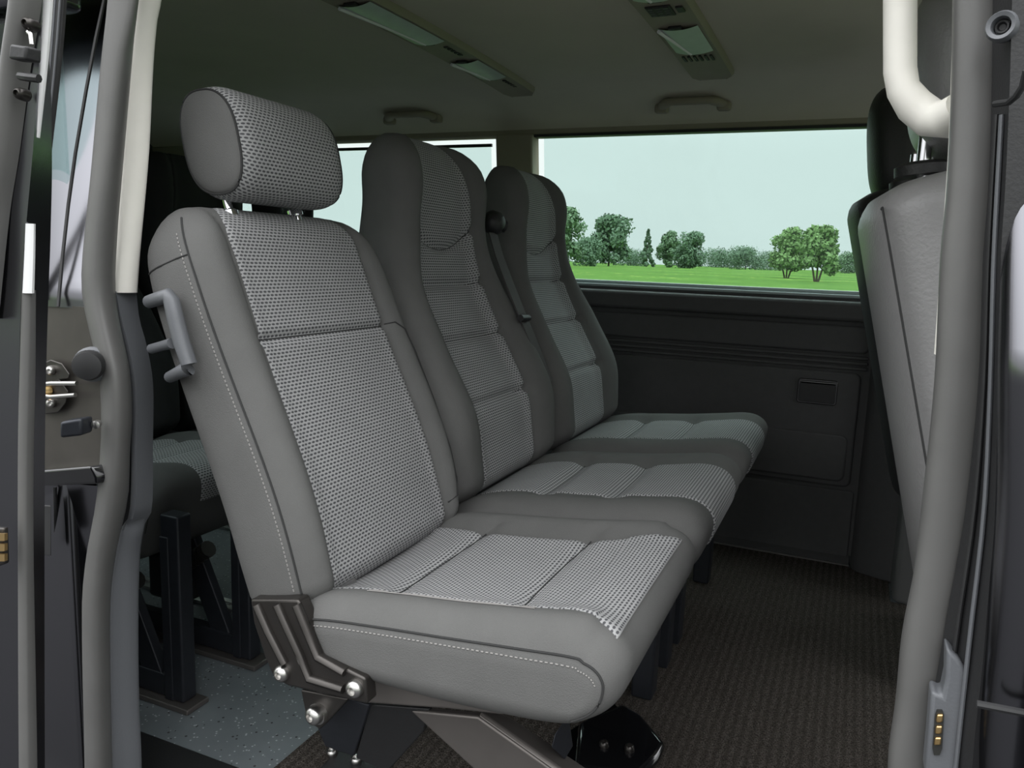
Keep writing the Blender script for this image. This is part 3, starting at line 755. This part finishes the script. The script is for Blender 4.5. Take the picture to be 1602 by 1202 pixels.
MB().box(-2.1, -.895, wall_y(1.168)+.02, wall_y(1.168)+.028, 1.162, 1.171).build('blind_rail', M['rubber_dk'], g2)

# rear wall, right rear wall, header over the sliding door opening
struct(MB().box(-2.36, -2.30, .0, 1.64, -.02, 1.30).build('wall_rear', M['panel'], bevel=.01))
struct(MB().box(-2.3, -.72, -.02, .03, -.02, .76).box(-2.3, -1.95, -.02, .03, .76, 1.2).box(-2.3, -.72, -.02, .04, 1.10, 1.2).build('wall_right', M['paint'], bevel=.01))
struct(MB().box(-1.95, -.72, .002, .006, .758, 1.102).build('window_3', M['film'], smooth=False), 'tinted side window behind the slid-back door')
struct(MB().box(-.72, .30, -.04, .05, 1.165, 1.29).build('trim_9', M['paint'], bevel=.02), 'body header over the sliding door opening')
struct(MB().box(.28, 1.4, -.10, .04, 1.165, 1.29).box(.33, 1.4, -.12, -.02, -.1, .72).build('trim_10', M['paint'], bevel=.02), 'front door frame and header')

# ceiling handles
def grab(u0, v0, u1, v1, um, vm, label):
    y = 1.452
    a, b, m_ = P(u0, v0, 1, y), P(u1, v1, 1, y), P(um, vm, 1, y)
    x0, x1 = a.x, b.x; z0 = ceil_z(1.50)-.008; zt = z0+.028
    root = thing('grab_handle', label, 'grab handle', ((x0+x1)/2, 1.47, z0), 'grab handles on the headliner')
    pts = []
    for t in np.linspace(0, 1, 26):
        x = x0+.012+(x1-x0-.024)*t; e = min(t, 1-t)
        k = min(1, e/.22); k = math.sin(PI/2*k)
        pts.append(Vector((x, 1.505-.045*k, ceil_z(1.505-.045*k)-.006-.018*k+.010*k)))
    MB().tube(pts, [.013 if 4 < i < 21 else .015 for i in range(26)], 14, .75).build('grip', M['beige'], root, sharp=80)
    for x in (x0+.014, x1-.014): MB().box(x-.018, x+.018, 1.488, 1.516, ceil_z(1.5)-.022, ceil_z(1.5)+.002).build('end_mount', M['beige'], root, bevel=.007)
grab(590, 185, 676, 180, 630, 162, 'beige ceiling grab handle above the rear left window')
grab(1021, 157, 1137, 155, 1080, 134, 'beige ceiling grab handle above the wide left window')

# reading light consoles
def console(label, x0, x1, ya, yb, lens, slots, dots, grille):
    root = thing('light_console', label, 'ceiling light', ((x0+x1)/2, (ya+yb)/2, 1.27), 'reading light strips on the headliner')
    z = 1.284; t = .016
    n = 16; pts = [(x0, ya), (x1, ya)]
    for k in range(n+1):
        a = PI*k/n; pts.append(((x0+x1)/2+(x1-x0)/2*math.cos(a), yb-.03+.03*math.sin(a)))
    V = []
    def cz(y): return ceil_z(y)
    ysn = np.linspace(ya, yb, 40)
    V = []
    for y in ysn:
        e = max(0, (y-(yb-.03))/.03); hw = (x1-x0)/2*math.sqrt(max(0.02, 1-(e*.75)**2)); xc = (x0+x1)/2
        for fx, dz in ((-1, .004), (-1, -.008), (-.9, -.014), (-.82, -.013), (.82, -.013), (.9, -.014), (1, -.008), (1, .004)): V.append((xc+hw*fx, y, cz(y)+dz))
    F = grid_faces(40, 8, True)+[tuple(range(8)), tuple(39*8+i for i in range(8))]
    h = mesh('housing', V, F, M['beige'], root, sharp=50)
    for y0, y1 in lens:
        V = []
        for y in np.linspace(y0, y1, 14):
            for j in range(9):
                f = -1+2*j/8; V.append(((x0+x1)/2+f*(x1-x0)*.38, y, cz(y)-.014-.006*(1-f*f)))
        l = mesh('lens', V, grid_faces(14, 9), M['lens'], root)
        MB().tube([((x0+x1)/2-(x1-x0)*.36+(x1-x0)*.30*t_, y0+(y1-y0)*t_, cz(y0+(y1-y0)*t_)-.0185) for t_ in np.linspace(.02, .98, 8)], .0035, 8).build('lamp_tube', M['white'], l)
        for ye, s_ in ((y0, 1), (y1, -1)): MB().box((x0+x1)/2-.016, (x0+x1)/2+.010, ye-.008, ye+.008, cz(ye)-.019, cz(ye)-.013).build('lens_clip', M['dark_slot'], l, bevel=.002)
    for y0, n_ in slots:
        for k in range(n_):
            MB().box(x1-.036, x1-.026, y0+k*.016, y0+k*.016+.009, cz(y0)-.0155, cz(y0)-.0125).build('switch', M['dark_slot'], root)
    for y0 in dots:
        m = MB().box((x0+x1)/2-.03, (x0+x1)/2+.016, y0, y0+.055, cz(y0)-.0165, cz(y0)-.0125); m.build('button_pad', M['dark_slot'], root, bevel=.002)
        MB().box((x0+x1)/2+.022, (x0+x1)/2+.036, y0+.012, y0+.042, cz(y0)-.0165, cz(y0)-.0125).build('rocker_switch', M['dark_slot'], root, bevel=.002)
        for a in range(4):
            for b in range(3): MB().box((x0+x1)/2-.026+.014*b, (x0+x1)/2-.017+.014*b, y0+.004+.0125*a, y0+.012+.0125*a, cz(y0)-.0175, cz(y0)-.0162).build('button', M['panel'], root)
    for y0 in grille:
        m = MB()
        for k in range(6): m.box((x0+x1)/2-.034+.012*k, (x0+x1)/2-.029+.012*k, y0, y0+.04, cz(y0)-.0165, cz(y0)-.0125)
        m.build('speaker_grille', M['dark_slot'], root)
console('long ceiling light console above the single seat, leftmost of the two', -.752, -.655, .30, 1.37, [(.58, .86), (1.02, 1.18)], [(.9, 5), (1.21, 5)], [], [])
console('ceiling light console with a button pad above the carpeted space', -.230, -.126, .45, 1.32, [(.55, .725), (.90, 1.08)], [], [.765], [1.11])

# ================================================================== DOOR SURROUND (right side of the van)
def PL(u, v, y, dn):
    p = P(u, v, 1, y)
    for _ in range(3): p = P(u, v, 1, y+dn*max(0, .76-p.z))
    return p

def strip(name, rows, yL, yR, bulge, thick, mat, parent=None, n=10, ext=(-260, 1750), sharp=60, power=.8, lean=(0, 0)):
    """upright moulding: left and right edge given down its length, at depths yL and yR, with a rounded face and real thickness"""
    rows = list(rows); V = []
    (v0, l0, r0), (v1, l1, r1) = rows[0], rows[1]
    if ext and ext[0] is not None and rows[0][0] <= 0:
        f = (ext[0]-v0)/(v1-v0); rows.insert(0, (ext[0], l0+(l1-l0)*f*.6, r0+(r1-r0)*f*.6))
    if ext and ext[1] is not None and rows[-1][0] >= 1200:
        rows.append((ext[1], rows[-1][1]+6, rows[-1][2]+6))
    vs = [r[0] for r in rows]; Ls = [r[1] for r in rows]; Rs = [r[2] for r in rows]
    N = 70
    for i in range(N+1):
        v = vs[0]+(vs[-1]-vs[0])*i/N
        A = P(interp(v, vs, Ls), v, 1, yL); B = P(interp(v, vs, Rs), v, 1, yR)
        for _ in range(2):
            off = lean[0]*max(0, A.z-.76)+lean[1]*max(0, .76-A.z)
            A = P(interp(v, vs, Ls), v, 1, yL+off); B = P(interp(v, vs, Rs), v, 1, yR+off)
        B.z = A.z = (A.z+B.z)/2
        t = Vector((B.x-A.x, B.y-A.y, 0)); nr = Vector((t.y, -t.x, 0)).normalized()
        if nr.y > 0: nr = -nr
        for k in range(n+1):
            s_ = k/n; V.append(A.lerp(B, s_)+nr*bulge*max(0, math.sin(PI*s_))**power)
        for k in range(n, -1, -1): V.append(A.lerp(B, k/n)-nr*thick)
    m = 2*(n+1); F = grid_faces(N+1, m, True)+[tuple(range(m)), tuple(N*m+k for k in range(m))]
    return mesh(name, V, F, mat, parent, sharp=sharp)

# ---- rear edge of the opening (left in the photo)
o = strip('trim_11', [(0, 216, 252), (30, 213, 246), (100, 206, 240), (240, 195, 233), (400, 186, 219), (458, 183, 215)], .0, .022, .004, .02, M['cream'], ext=(-260, None))
struct(o, 'cream trim on the rear edge of the door opening')
o = strip('trim_12', [(455, 174, 206), (500, 182, 210), (540, 193, 221), (600, 204, 231), (700, 205, 231), (790, 203, 231), (830, 192, 226), (870, 180, 220), (950, 173, 217), (1100, 173, 218), (1202, 176, 222)], .0, .03, .006, .008, M['plastic'])
struct(o, 'grey lower trim on the rear edge of the door opening')
o = strip('trim_13', [(0, 205, 222), (240, 182, 200), (455, 173, 190), (520, 185, 200), (600, 198, 210), (700, 197, 210), (783, 195, 208), (870, 172, 190), (1202, 168, 185)], .012, .02, .0, .02, M['rubber_dk'])
struct(o, 'dark gap between door seal and rear trim')
o = strip('door_seal', [(0, 178, 214), (100, 161, 206), (240, 146, 194), (400, 129, 181), (460, 128, 180), (520, 140, 190), (580, 154, 203), (650, 158, 207), (700, 157, 204), (783, 150, 200), (867, 135, 182), (950, 128, 173), (1202, 132, 176)], -.036, -.01, .02, .012, M['rubber'])
tag(o, 'thick grey rubber seal down the rear edge of the door opening', 'door seal', 'rubber seals round the door opening')
o = strip('wall_right', [(0, 98, 185), (60, 88, 178), (150, 80, 165), (240, 70, 152), (400, 56, 136), (480, 49, 140)], -.040, -.030, .006, .015, M['paint'], ext=(-260, None), lean=(.32, 0))
struct(o, 'glossy black bodywork behind the door seal')
MB().tube([P(u, v, 1, -.048+.32*max(0, .24-.24*v/480)) for u, v in ((163, 0), (150, 60), (135, 140), (118, 240), (107, 320), (98, 400), (91, 480))], .0022, 6).build('panel_gap', M['rubber_dk'], o)
bw = strip('wall_right', [(478, 46, 150), (520, 44, 150), (600, 42, 158), (700, 42, 158), (738, 41, 150)], -.042, -.034, .0, .015, M['paint_dirty'], ext=None)
struct(bw, 'dusty latch plate in the door channel')
bl = strip('wall_right', [(752, 40, 166), (800, 40, 166), (900, 40, 152), (1000, 40, 146), (1202, 42, 150)], -.046, -.030, .008, .015, M['paint'], lean=(0, .10))
struct(bl, 'glossy black lower bodywork in the door channel')
MB().tube([PL(u, v, -.0495, .10) for u, v in ((86, 762), (87, 800), (88, 900), (92, 1050), (101, 1202), (106, 1300))], .0025, 6).build('panel_gap', M['rubber_dk'], bl)
MB().prism([P(40, 738, 1, -.06), P(140, 730, 1, -.052), P(152, 748, 1, -.048), P(150, 758, 1, -.048), P(41, 762, 1, -.06)], (.01, .03, 0)).build('channel_shelf', M['gloss'], bl, bevel=.003)
MB().prism([P(46, 865, 1, -.045), P(80, 868, 1, -.043), P(80, 790, 1, -.043), P(46, 788, 1, -.045)], (.004, -.003, 0)).build('recess', M['rubber_dk'], bl, bevel=.001)
# latch striker
ls = thing('door_latch_striker', 'worn metal latch striker on the dusty plate in the door channel', 'latch', P(80, 608, 1, -.044))
def lp(u, v, o_=0): return P(u, v, 1, -.044-o_)
MB().prism([lp(u, v) for u, v in ((46, 590), (58, 572), (80, 562), (98, 568), (110, 585), (108, 592), (94, 594), (108, 612), (104, 630), (92, 645), (70, 648), (52, 632))], (.003, -.003, 0)).build('striker_plate', M['bracket'], ls, bevel=.002)
MB().tube([lp(120, 600, .008), lp(80, 600, .012), lp(64, 602, .014), (lp(58, 610, .015)), lp(64, 619, .014), lp(80, 621, .012), lp(118, 618, .008)], .0028, 10).build('striker_loop', M['steel'], ls)
MB().disc(lp(73, 611, .006), (.5, -.8, 0), [(.008, -.004), (.008, .003), (.005, .004)], 16).build('striker_pin', M['gold'], ls)
for u, v in ((81, 579), (82, 630)): bolt('screw', lp(u, v, .003), (.5, -.85, 0), .006, ls)
bs = thing('bump_stop', 'round black rubber bump stop beside the rear door seal', 'bump stop', P(140, 571, 1, -.052))
MB().disc(P(140, 571, 1, -.052), (.6, -.8, 0), [(.016, -.008), (.018, .004), (.016, .012), (.008, .014)], 22).build('rubber_buffer', M['rubber_dk'], bs)
MB().disc(P(143, 571, 1, -.045), (.6, -.8, 0), [(.021, -.010), (.021, -.003), (.018, .0)], 22).build('buffer_ring', M['plastic'], bs)
cl = thing('catch_block', 'small black catch block below the bump stop', 'catch', P(128, 663, 1, -.055))
MB().prism([P(112, 655, 1, -.065), P(146, 650, 1, -.05), P(146, 676, 1, -.05), P(112, 680, 1, -.065)], (.006, -.02, 0)).build('block', M['leg'], cl, bevel=.003)
MB().disc(P(151, 664, 1, -.05), (.5, -.8, 0), [(.005, -.004), (.005, .004), (.002, .005)], 14).build('pin', M['steel'], cl)

# ---- slid-back sliding door (far left of the photo)
dr = thing('sliding_door', 'slid-back black sliding door at the far left, its front edge with seal and screws', 'sliding door', P(20, 1202, 1, -.21))
strip('door_panel', [(0, 40, 67), (100, 28, 61), (240, 8, 51), (350, -20, 41), (460, -60, 33), (700, -75, 28), (1202, -75, 30)], -.215, -.205, .0, .03, M['paint'], dr)
strip('edge_strip', [(455, 34, 49), (600, 30, 46), (720, 27, 43), (900, 27, 43), (1202, 28, 46)], -.205, -.2, .002, .014, M['rubber'], dr, n=6)
strip('outer_seal', [(0, 15, 46), (100, 2, 30), (240, -12, 12), (330, -25, -2), (500, -45, -20)], -.225, -.222, .008, .012, M['rubber'], dr, n=8, ext=(-260, None))
strip('white_strip', [(350, 40, 53), (400, 38, 52), (459, 35, 50)], -.206, -.202, .001, .004, M['white'], dr, n=4, ext=None)  # plain white strip on the door edge
strip('white_strip', [(0, 66, 79), (100, 61, 72), (215, 50, 60)], -.203, -.2, .001, .004, M['white'], dr, n=4, ext=(-260, None))  # white strip standing in for bright sky in the gap beside the door
MB().prism([P(41, 75, 1, -.222), P(60, 78, 1, -.222), P(66, 78, 1, -.222), P(65, 100, 1, -.222), P(38, 98, 1, -.222)], (0, -.014, 0)).build('guide_block', M['black_plastic'], dr, bevel=.002)
MB().tube([P(32, 119, 1, -.228), P(45, 121, 1, -.232), P(61, 123, 1, -.23)], .0035, 8).build('guide_pin', M['black_plastic'], dr)
MB().tube([P(44, 50, 1, -.226), P(48, 54, 1, -.226), P(50, 70, 1, -.226)], .002, 8).build('wire_clip', M['steel'], dr)
for u, v in ((49, 39), (36, 148)): bolt('screw', P(u, v, 1, -.222), (.3, -1, 0), .0052, dr, M['bracket'])
ct = MB().prism([P(-12, 822, 1, -.222), P(14, 824, 1, -.222), P(16, 880, 1, -.222), P(-12, 890, 1, -.222)], (0, -.006, 0)).build('contact_plate', M['bracket'], dr, bevel=.002)
for k in range(3): MB().prism([P(-8, 834+16*k, 1, -.23), P(12, 834+16*k, 1, -.23), P(12, 845+16*k, 1, -.23), P(-8, 845+16*k, 1, -.23)], (0, -.003, 0)).build('contact', M['gold'], ct)
# body edge behind the gap
o = strip('trim_14', [(0, 79, 100), (100, 72, 92), (240, 59, 76), (350, 50, 62), (470, 44, 52)], -.052, -.05, .003, .004, M['rubber_dk'], ext=(-260, None), n=6)
struct(o, 'dark edge moulding outside the rear pillar')
for a in (.35, .7):
    MB().tube([P(interp(v, [0, 100, 240, 350, 470], [79, 72, 59, 50, 44])*(1-a)+interp(v, [0, 100, 240, 350, 470], [100, 92, 76, 62, 52])*a, v, 1, -.054) for v in (-100, 0, 60, 120, 180, 240, 300, 350, 420, 470)], .0012, 6).build('chrome_line', M['plastic'], o)

# ---- front edge of the opening (right in the photo)
o = strip('door_seal', [(0, 1496, 1562), (150, 1493, 1559), (300, 1485, 1552), (400, 1476, 1541), (600, 1465, 1532), (800, 1443, 1513), (900, 1432, 1497), (1000, 1412, 1480), (1100, 1403, 1468), (1202, 1392, 1452)], .002, -.022, .018, .012, M['rubber'])
tag(o, 'thick grey rubber seal down the front edge of the door opening', 'door seal', 'rubber seals round the door opening')
o = strip('trim_15', [(0, 1491, 1500), (220, 1484, 1494), (400, 1472, 1482), (555, 1461, 1470)], .022, .012, .001, .01, M['cream'], ext=(-260, None), n=4)
struct(o, 'thin cream trim edge beside the front door seal')
o = strip('trim_16', [(0, 1555, 1582), (160, 1552, 1578), (300, 1546, 1572), (400, 1538, 1566), (600, 1530, 1562), (800, 1510, 1558), (900, 1494, 1550), (1000, 1476, 1542), (1202, 1448, 1524)], -.026, -.062, .0, .02, M['black_plastic'])
struct(o, 'dark channel in front of the front door seal')
for a, mt in ((.3, 'rubber_dk'), (.62, 'plastic')):
    MB().tube([P(interp(v, [160, 400, 600, 800, 1000, 1202], [1552, 1538, 1530, 1510, 1476, 1448])*(1-a)+interp(v, [160, 400, 600, 800, 1000, 1202], [1578, 1566, 1562, 1558, 1542, 1524])*a, v, 1, -.030-.036*a) for v in range(180, 1400, 60)], .0028, 8, .6).build('channel_rib', M[mt], o)
bd = strip('trim_17', [(0, 1580, 1640), (160, 1576, 1640), (300, 1570, 1640), (400, 1564, 1640), (600, 1560, 1640), (800, 1556, 1640), (1000, 1541, 1625), (1202, 1522, 1610)], -.075, -.095, .010, .02, M['paint'], lean=(.32, .08))
struct(bd, 'glossy black front door bodywork at the right')
MB().tube([P(1556, 163, 1, -.066), P(1578, 160, 1, -.078), P(1590, 150, 1, -.085), P(1600, 135, 1, -.09), P(1606, 110, 1, -.095)], .0022, 8).build('panel_gap', M['rubber_dk'], bd)
MB().tube([P(u, 1102+.19*(u-1530), 1, -.088) for u in range(1528, 1640, 12)], .0028, 8).build('panel_gap', M['rubber_dk'], bd)
sc = thing('recessed_screw', 'recessed round screw in the body edge at the top right', 'screw', P(1568, 42, 1, -.06))
MB().disc(P(1568, 42, 1, -.062), (-.35, -1, 0), [(.009, -.006), (.0098, .002), (.0085, .005), (.006, .004), (.005, -.004), (.0002, -.004)], 24).build('screw_cup', M['plastic'], sc)
MB().disc(P(1568, 42, 1, -.060), (-.35, -1, 0), [(.0042, -.004), (.0042, .001), (.003, .001), (.002, -.001)], 16).build('screw_head', M['black_plastic'], sc)
# contact cover low on the pillar
cc = thing('contact_cover', 'grey contact cover with gold contacts low on the front door post', 'contact cover', P(1480, 1202, 1, -.045))
MB().prism([P(u, v, 1, -.05) for u, v in ((1481, 1014), (1498, 1030), (1513, 1050), (1512, 1120), (1500, 1215), (1446, 1215), (1452, 1150), (1457, 1082), (1474, 1090), (1480, 1060))], (0, .022, 0)).build('cover', M['plastic'], cc, bevel=.005)
MB().prism([P(u, v, 1, -.052) for u, v in ((1466, 1112), (1474, 1112), (1477, 1120), (1474, 1172), (1470, 1182), (1461, 1182), (1459, 1172), (1463, 1120))], (0, .004, 0)).build('recess', M['dark_slot'], cc)
for k in range(3): MB().prism([P(1466-1.5*k, 1119+18*k, 1, -.054), P(1476-1.5*k, 1119+18*k, 1, -.054), P(1475-1.5*k, 1131+18*k, 1, -.054), P(1464-1.5*k, 1131+18*k, 1, -.054)], (0, .003, 0)).build('contact', M['gold'], cc, bevel=.001)
# cream grab handle on the front pillar
gh = thing('pillar_grab_handle', 'white grab handle loop on the front door pillar at the top right', 'grab handle', P(1460, 215, 1, .07))
pts = [(1408, -160), (1408, -60), (1408, 0), (1408, 60), (1408, 110), (1413, 140), (1430, 165), (1455, 185), (1478, 190), (1500, 178)]
V3 = [P(u, v, 1, .06) for u, v in pts]; V3[-1].y = .04; V3[-2].y = .05
ring = MB().tube(V3, [.0150]*6+[.0168, .0178, .0175, .016], 18, .85)
ring.build('grip', M['cream'], gh, sharp=80)
bm_ = thing('mount_cover', 'glossy black floor mount cover bolted down under the single seat', 'floor mount', (-.09, .47, .009))
MB().prism([P(905, 1128, 2, .05), P(975, 1098, 2, .06), P(1005, 1118, 2, .055), P(1042, 1160, 2, .05), P(1030, 1185, 2, .04), P(1000, 1215, 2, .03), P(900, 1200, 2, .04)], (0, 0, -.019)).build('cover', M['gloss'], bm_, bevel=.012)
MB().prism([P(880, 1150, 2, .012), P(960, 1100, 2, .012), P(1035, 1175, 2, .012), P(990, 1230, 2, .012), P(880, 1215, 2, .012)], (0, 0, -.002)).build('flange', M['gloss'], bm_, bevel=.001)
for u, v in ((945, 1166), (985, 1172)): bolt('bolt', P(u, v, 2, .047), (0, -.4, 1), .008, bm_, M['bracket'])

# ================================================================== OUTSIDE
g = MB(); n = 24
GZ = -.55
V = [(x, y, GZ) for x in np.linspace(-900, 700, 9) for y in np.linspace(-300, 1400, 9)]
struct(mesh('ground', V, grid_faces(9, 9), M['grass'], smooth=False), 'flat green meadow outside the van')

V = [(x, y, GZ+.01) for x in np.linspace(-14, 14, 5) for y in np.linspace(-30, 6, 5)]  # pad added to keep the grass's green bounce off the van
struct(mesh('trim_18', V+[(x, y, z-.02) for x, y, z in V], grid_faces(5, 5)+[tuple(i+25 for i in f) for f in grid_faces(5, 5)], M['yard'], smooth=False), 'unseen grey yard around the van, added to cut green bounce')

def tree(kind, label, u, vb, vt, wpx, mat, cone=False, stems=1, group='trees beyond the field'):
    base = P(u, vb, 2, GZ); dep = (RW @ (np.array(base)-CAM))[2]; H = (vb-vt)*dep/FPX; R = wpx*.6*dep/FPX
    rnd = random.Random(u*7+vb)
    root = thing(kind, label, 'tree', base, group)
    m = MB()
    tw = .12 if stems > 1 else .02*H
    for k in range(stems):
        dx = (k-(stems-1)/2)*R*.25
        m.tube([base+Vector((dx*.3, 0, -.1)), base+Vector((dx, 0, H*.25)), base+Vector((dx*1.5, 0, H*.6))], [tw, tw*.8, tw*.4], 7)
    m.build('trunk', M['bark'], root)
    V, F = [], []
    lobes = []
    if cone:
        for k in range(60):
            t = rnd.random(); a = rnd.random()*2*PI; rr = R*(1-t)*rnd.uniform(.55, 1); lobes.append((base+Vector((rr*math.cos(a), rr*math.sin(a), H*(.06+.94*t))), R*.28*(1-t)+.12))
    else:
        for k in range(34):
            a = rnd.random()*2*PI; t = rnd.uniform(.26 if stems > 1 else .10, .95); prof_ = math.sin(PI*min(1, (t*.86+.12)))**.6
            rr = R*.80*prof_*math.sqrt(rnd.random()); s_ = R*rnd.uniform(.26, .42)
            z = min(H*t, H-s_*.9); lobes.append((base+Vector((rr*math.cos(a), rr*math.sin(a), max(z, s_*.5))), s_))
    for c, s_ in lobes:
        nn = 60 if cone else 170
        for k in range(nn):
            d = Vector((rnd.gauss(0, 1), rnd.gauss(0, 1), rnd.gauss(0, 1))).normalized()
            p = c+d*s_*rnd.uniform(.55, 1.08); sz = max(.22, H*.030)*rnd.uniform(.7, 1.5)
            t1 = Vector((rnd.gauss(0, 1), rnd.gauss(0, 1), rnd.gauss(0, 1))).normalized(); t2 = t1.cross(d)
            if t2.length < .1: continue
            t2.normalize(); i = len(V)
            V += [p-t1*sz, p+t2*sz*.7, p+t1*sz, p-t2*sz*.7]; F.append((i, i+1, i+2, i+3))
    me = bpy.data.meshes.new('crown'); off = wloc(root); me.from_pydata([tuple(v-off) for v in V], [], F); me.materials.append(mat)
    o = bpy.data.objects.new('crown', me); C.objects.link(o); o.parent = root
L = M['leaf']
tree('tree', 'tall pale tree half hidden by the far high-backed seat', 878, 416.5, 327, 62, L[1])
tree('tree', 'tallest broad tree on the left of the window view', 952, 416.5, 338, 62, L[0])
tree('tree', 'low dark bush at the foot of the tallest tree', 918, 416.5, 372, 48, L[0])
tree('conifer', 'slim pointed conifer standing alone on the treeline', 1011, 417.5, 360, 20, L[0], cone=True)
tree('tree', 'narrow tree just right of the slim conifer', 1043, 418.5, 362, 34, L[1])
tree('tree', 'round dark green tree in the middle of the treeline', 1076, 420, 364, 50, L[0])
tree('tree', 'low hedge tree between the tall tree and the conifer', 986, 416, 390, 58, L[0])
tree('tree', 'low bushy tree right of the round dark tree', 1120, 418.6, 389, 70, L[0])
tree('tree', 'small round tree at the middle right of the treeline', 1166, 422, 386, 52, L[0])
tree('tree', 'low hedge tree left of the two near bushes', 1204, 423, 394, 66, L[0])
tree('tree', 'low hedge tree at the right end of the treeline by the seat', 1328, 428, 395, 50, L[1])
tree('bush', 'large light green bush in the field, left of the nearer pair', 1230, 435.5, 358, 52, L[2], stems=3, group='bushes in the field')
tree('bush', 'large light green bush in the field, right of the nearer pair', 1277, 441, 355, 50, L[2], stems=3, group='bushes in the field')
sh_ = P(1318, 424, 2, GZ)
tag(MB().prism([sh_+Vector((-2, 0, 0)), sh_+Vector((2, 0, 0)), sh_+Vector((2, 0, 1.6)), sh_+Vector((0, 0, 2.6)), sh_+Vector((-2, 0, 1.6))], (0, 3, 0)).build('field_shed', M['white'], smooth=False), 'tiny white shed at the far right end of the field', 'shed')

# ================================================================== LIGHT
wd = bpy.data.worlds.new('overcast'); bpy.context.scene.world = wd; wd.use_nodes = True; nt = wd.node_tree; nt.nodes.clear()
o = node(nt, 'ShaderNodeOutputWorld'); bg = node(nt, 'ShaderNodeBackground'); tc = node(nt, 'ShaderNodeTexCoord'); sp = node(nt, 'ShaderNodeSeparateXYZ')
nt.links.new(tc.outputs['Generated'], sp.inputs[0])
n1 = node(nt, 'ShaderNodeTexNoise'); n1.inputs['Scale'].default_value = 2.2; n1.inputs['Detail'].default_value = 4
mp = node(nt, 'ShaderNodeMapping'); mp.inputs['Scale'].default_value = (1, 1, 4); nt.links.new(tc.outputs['Generated'], mp.inputs[0]); nt.links.new(mp.outputs[0], n1.inputs['Vector'])
r = node(nt, 'ShaderNodeMapRange', interpolation_type='SMOOTHSTEP'); nt.links.new(sp.outputs[2], r.inputs[0]); r.inputs[1].default_value = .12; r.inputs[2].default_value = .75; r.inputs[3].default_value = 1.12; r.inputs[4].default_value = 4.2
st = mth(nt, 'MULTIPLY', r.outputs[0], mth(nt, 'MULTIPLY_ADD', n1.outputs[0], .12, .94))
bg.inputs[0].default_value = (.97, .985, 1, 1); nt.links.new(st, bg.inputs[1]); nt.links.new(bg.outputs[0], o.inputs[0])
vs = bpy.context.scene.view_settings
vs.view_transform = 'Standard'; vs.look = 'None'; vs.gamma = 1; vs.exposure = 0.0; vs.use_curve_mapping = False
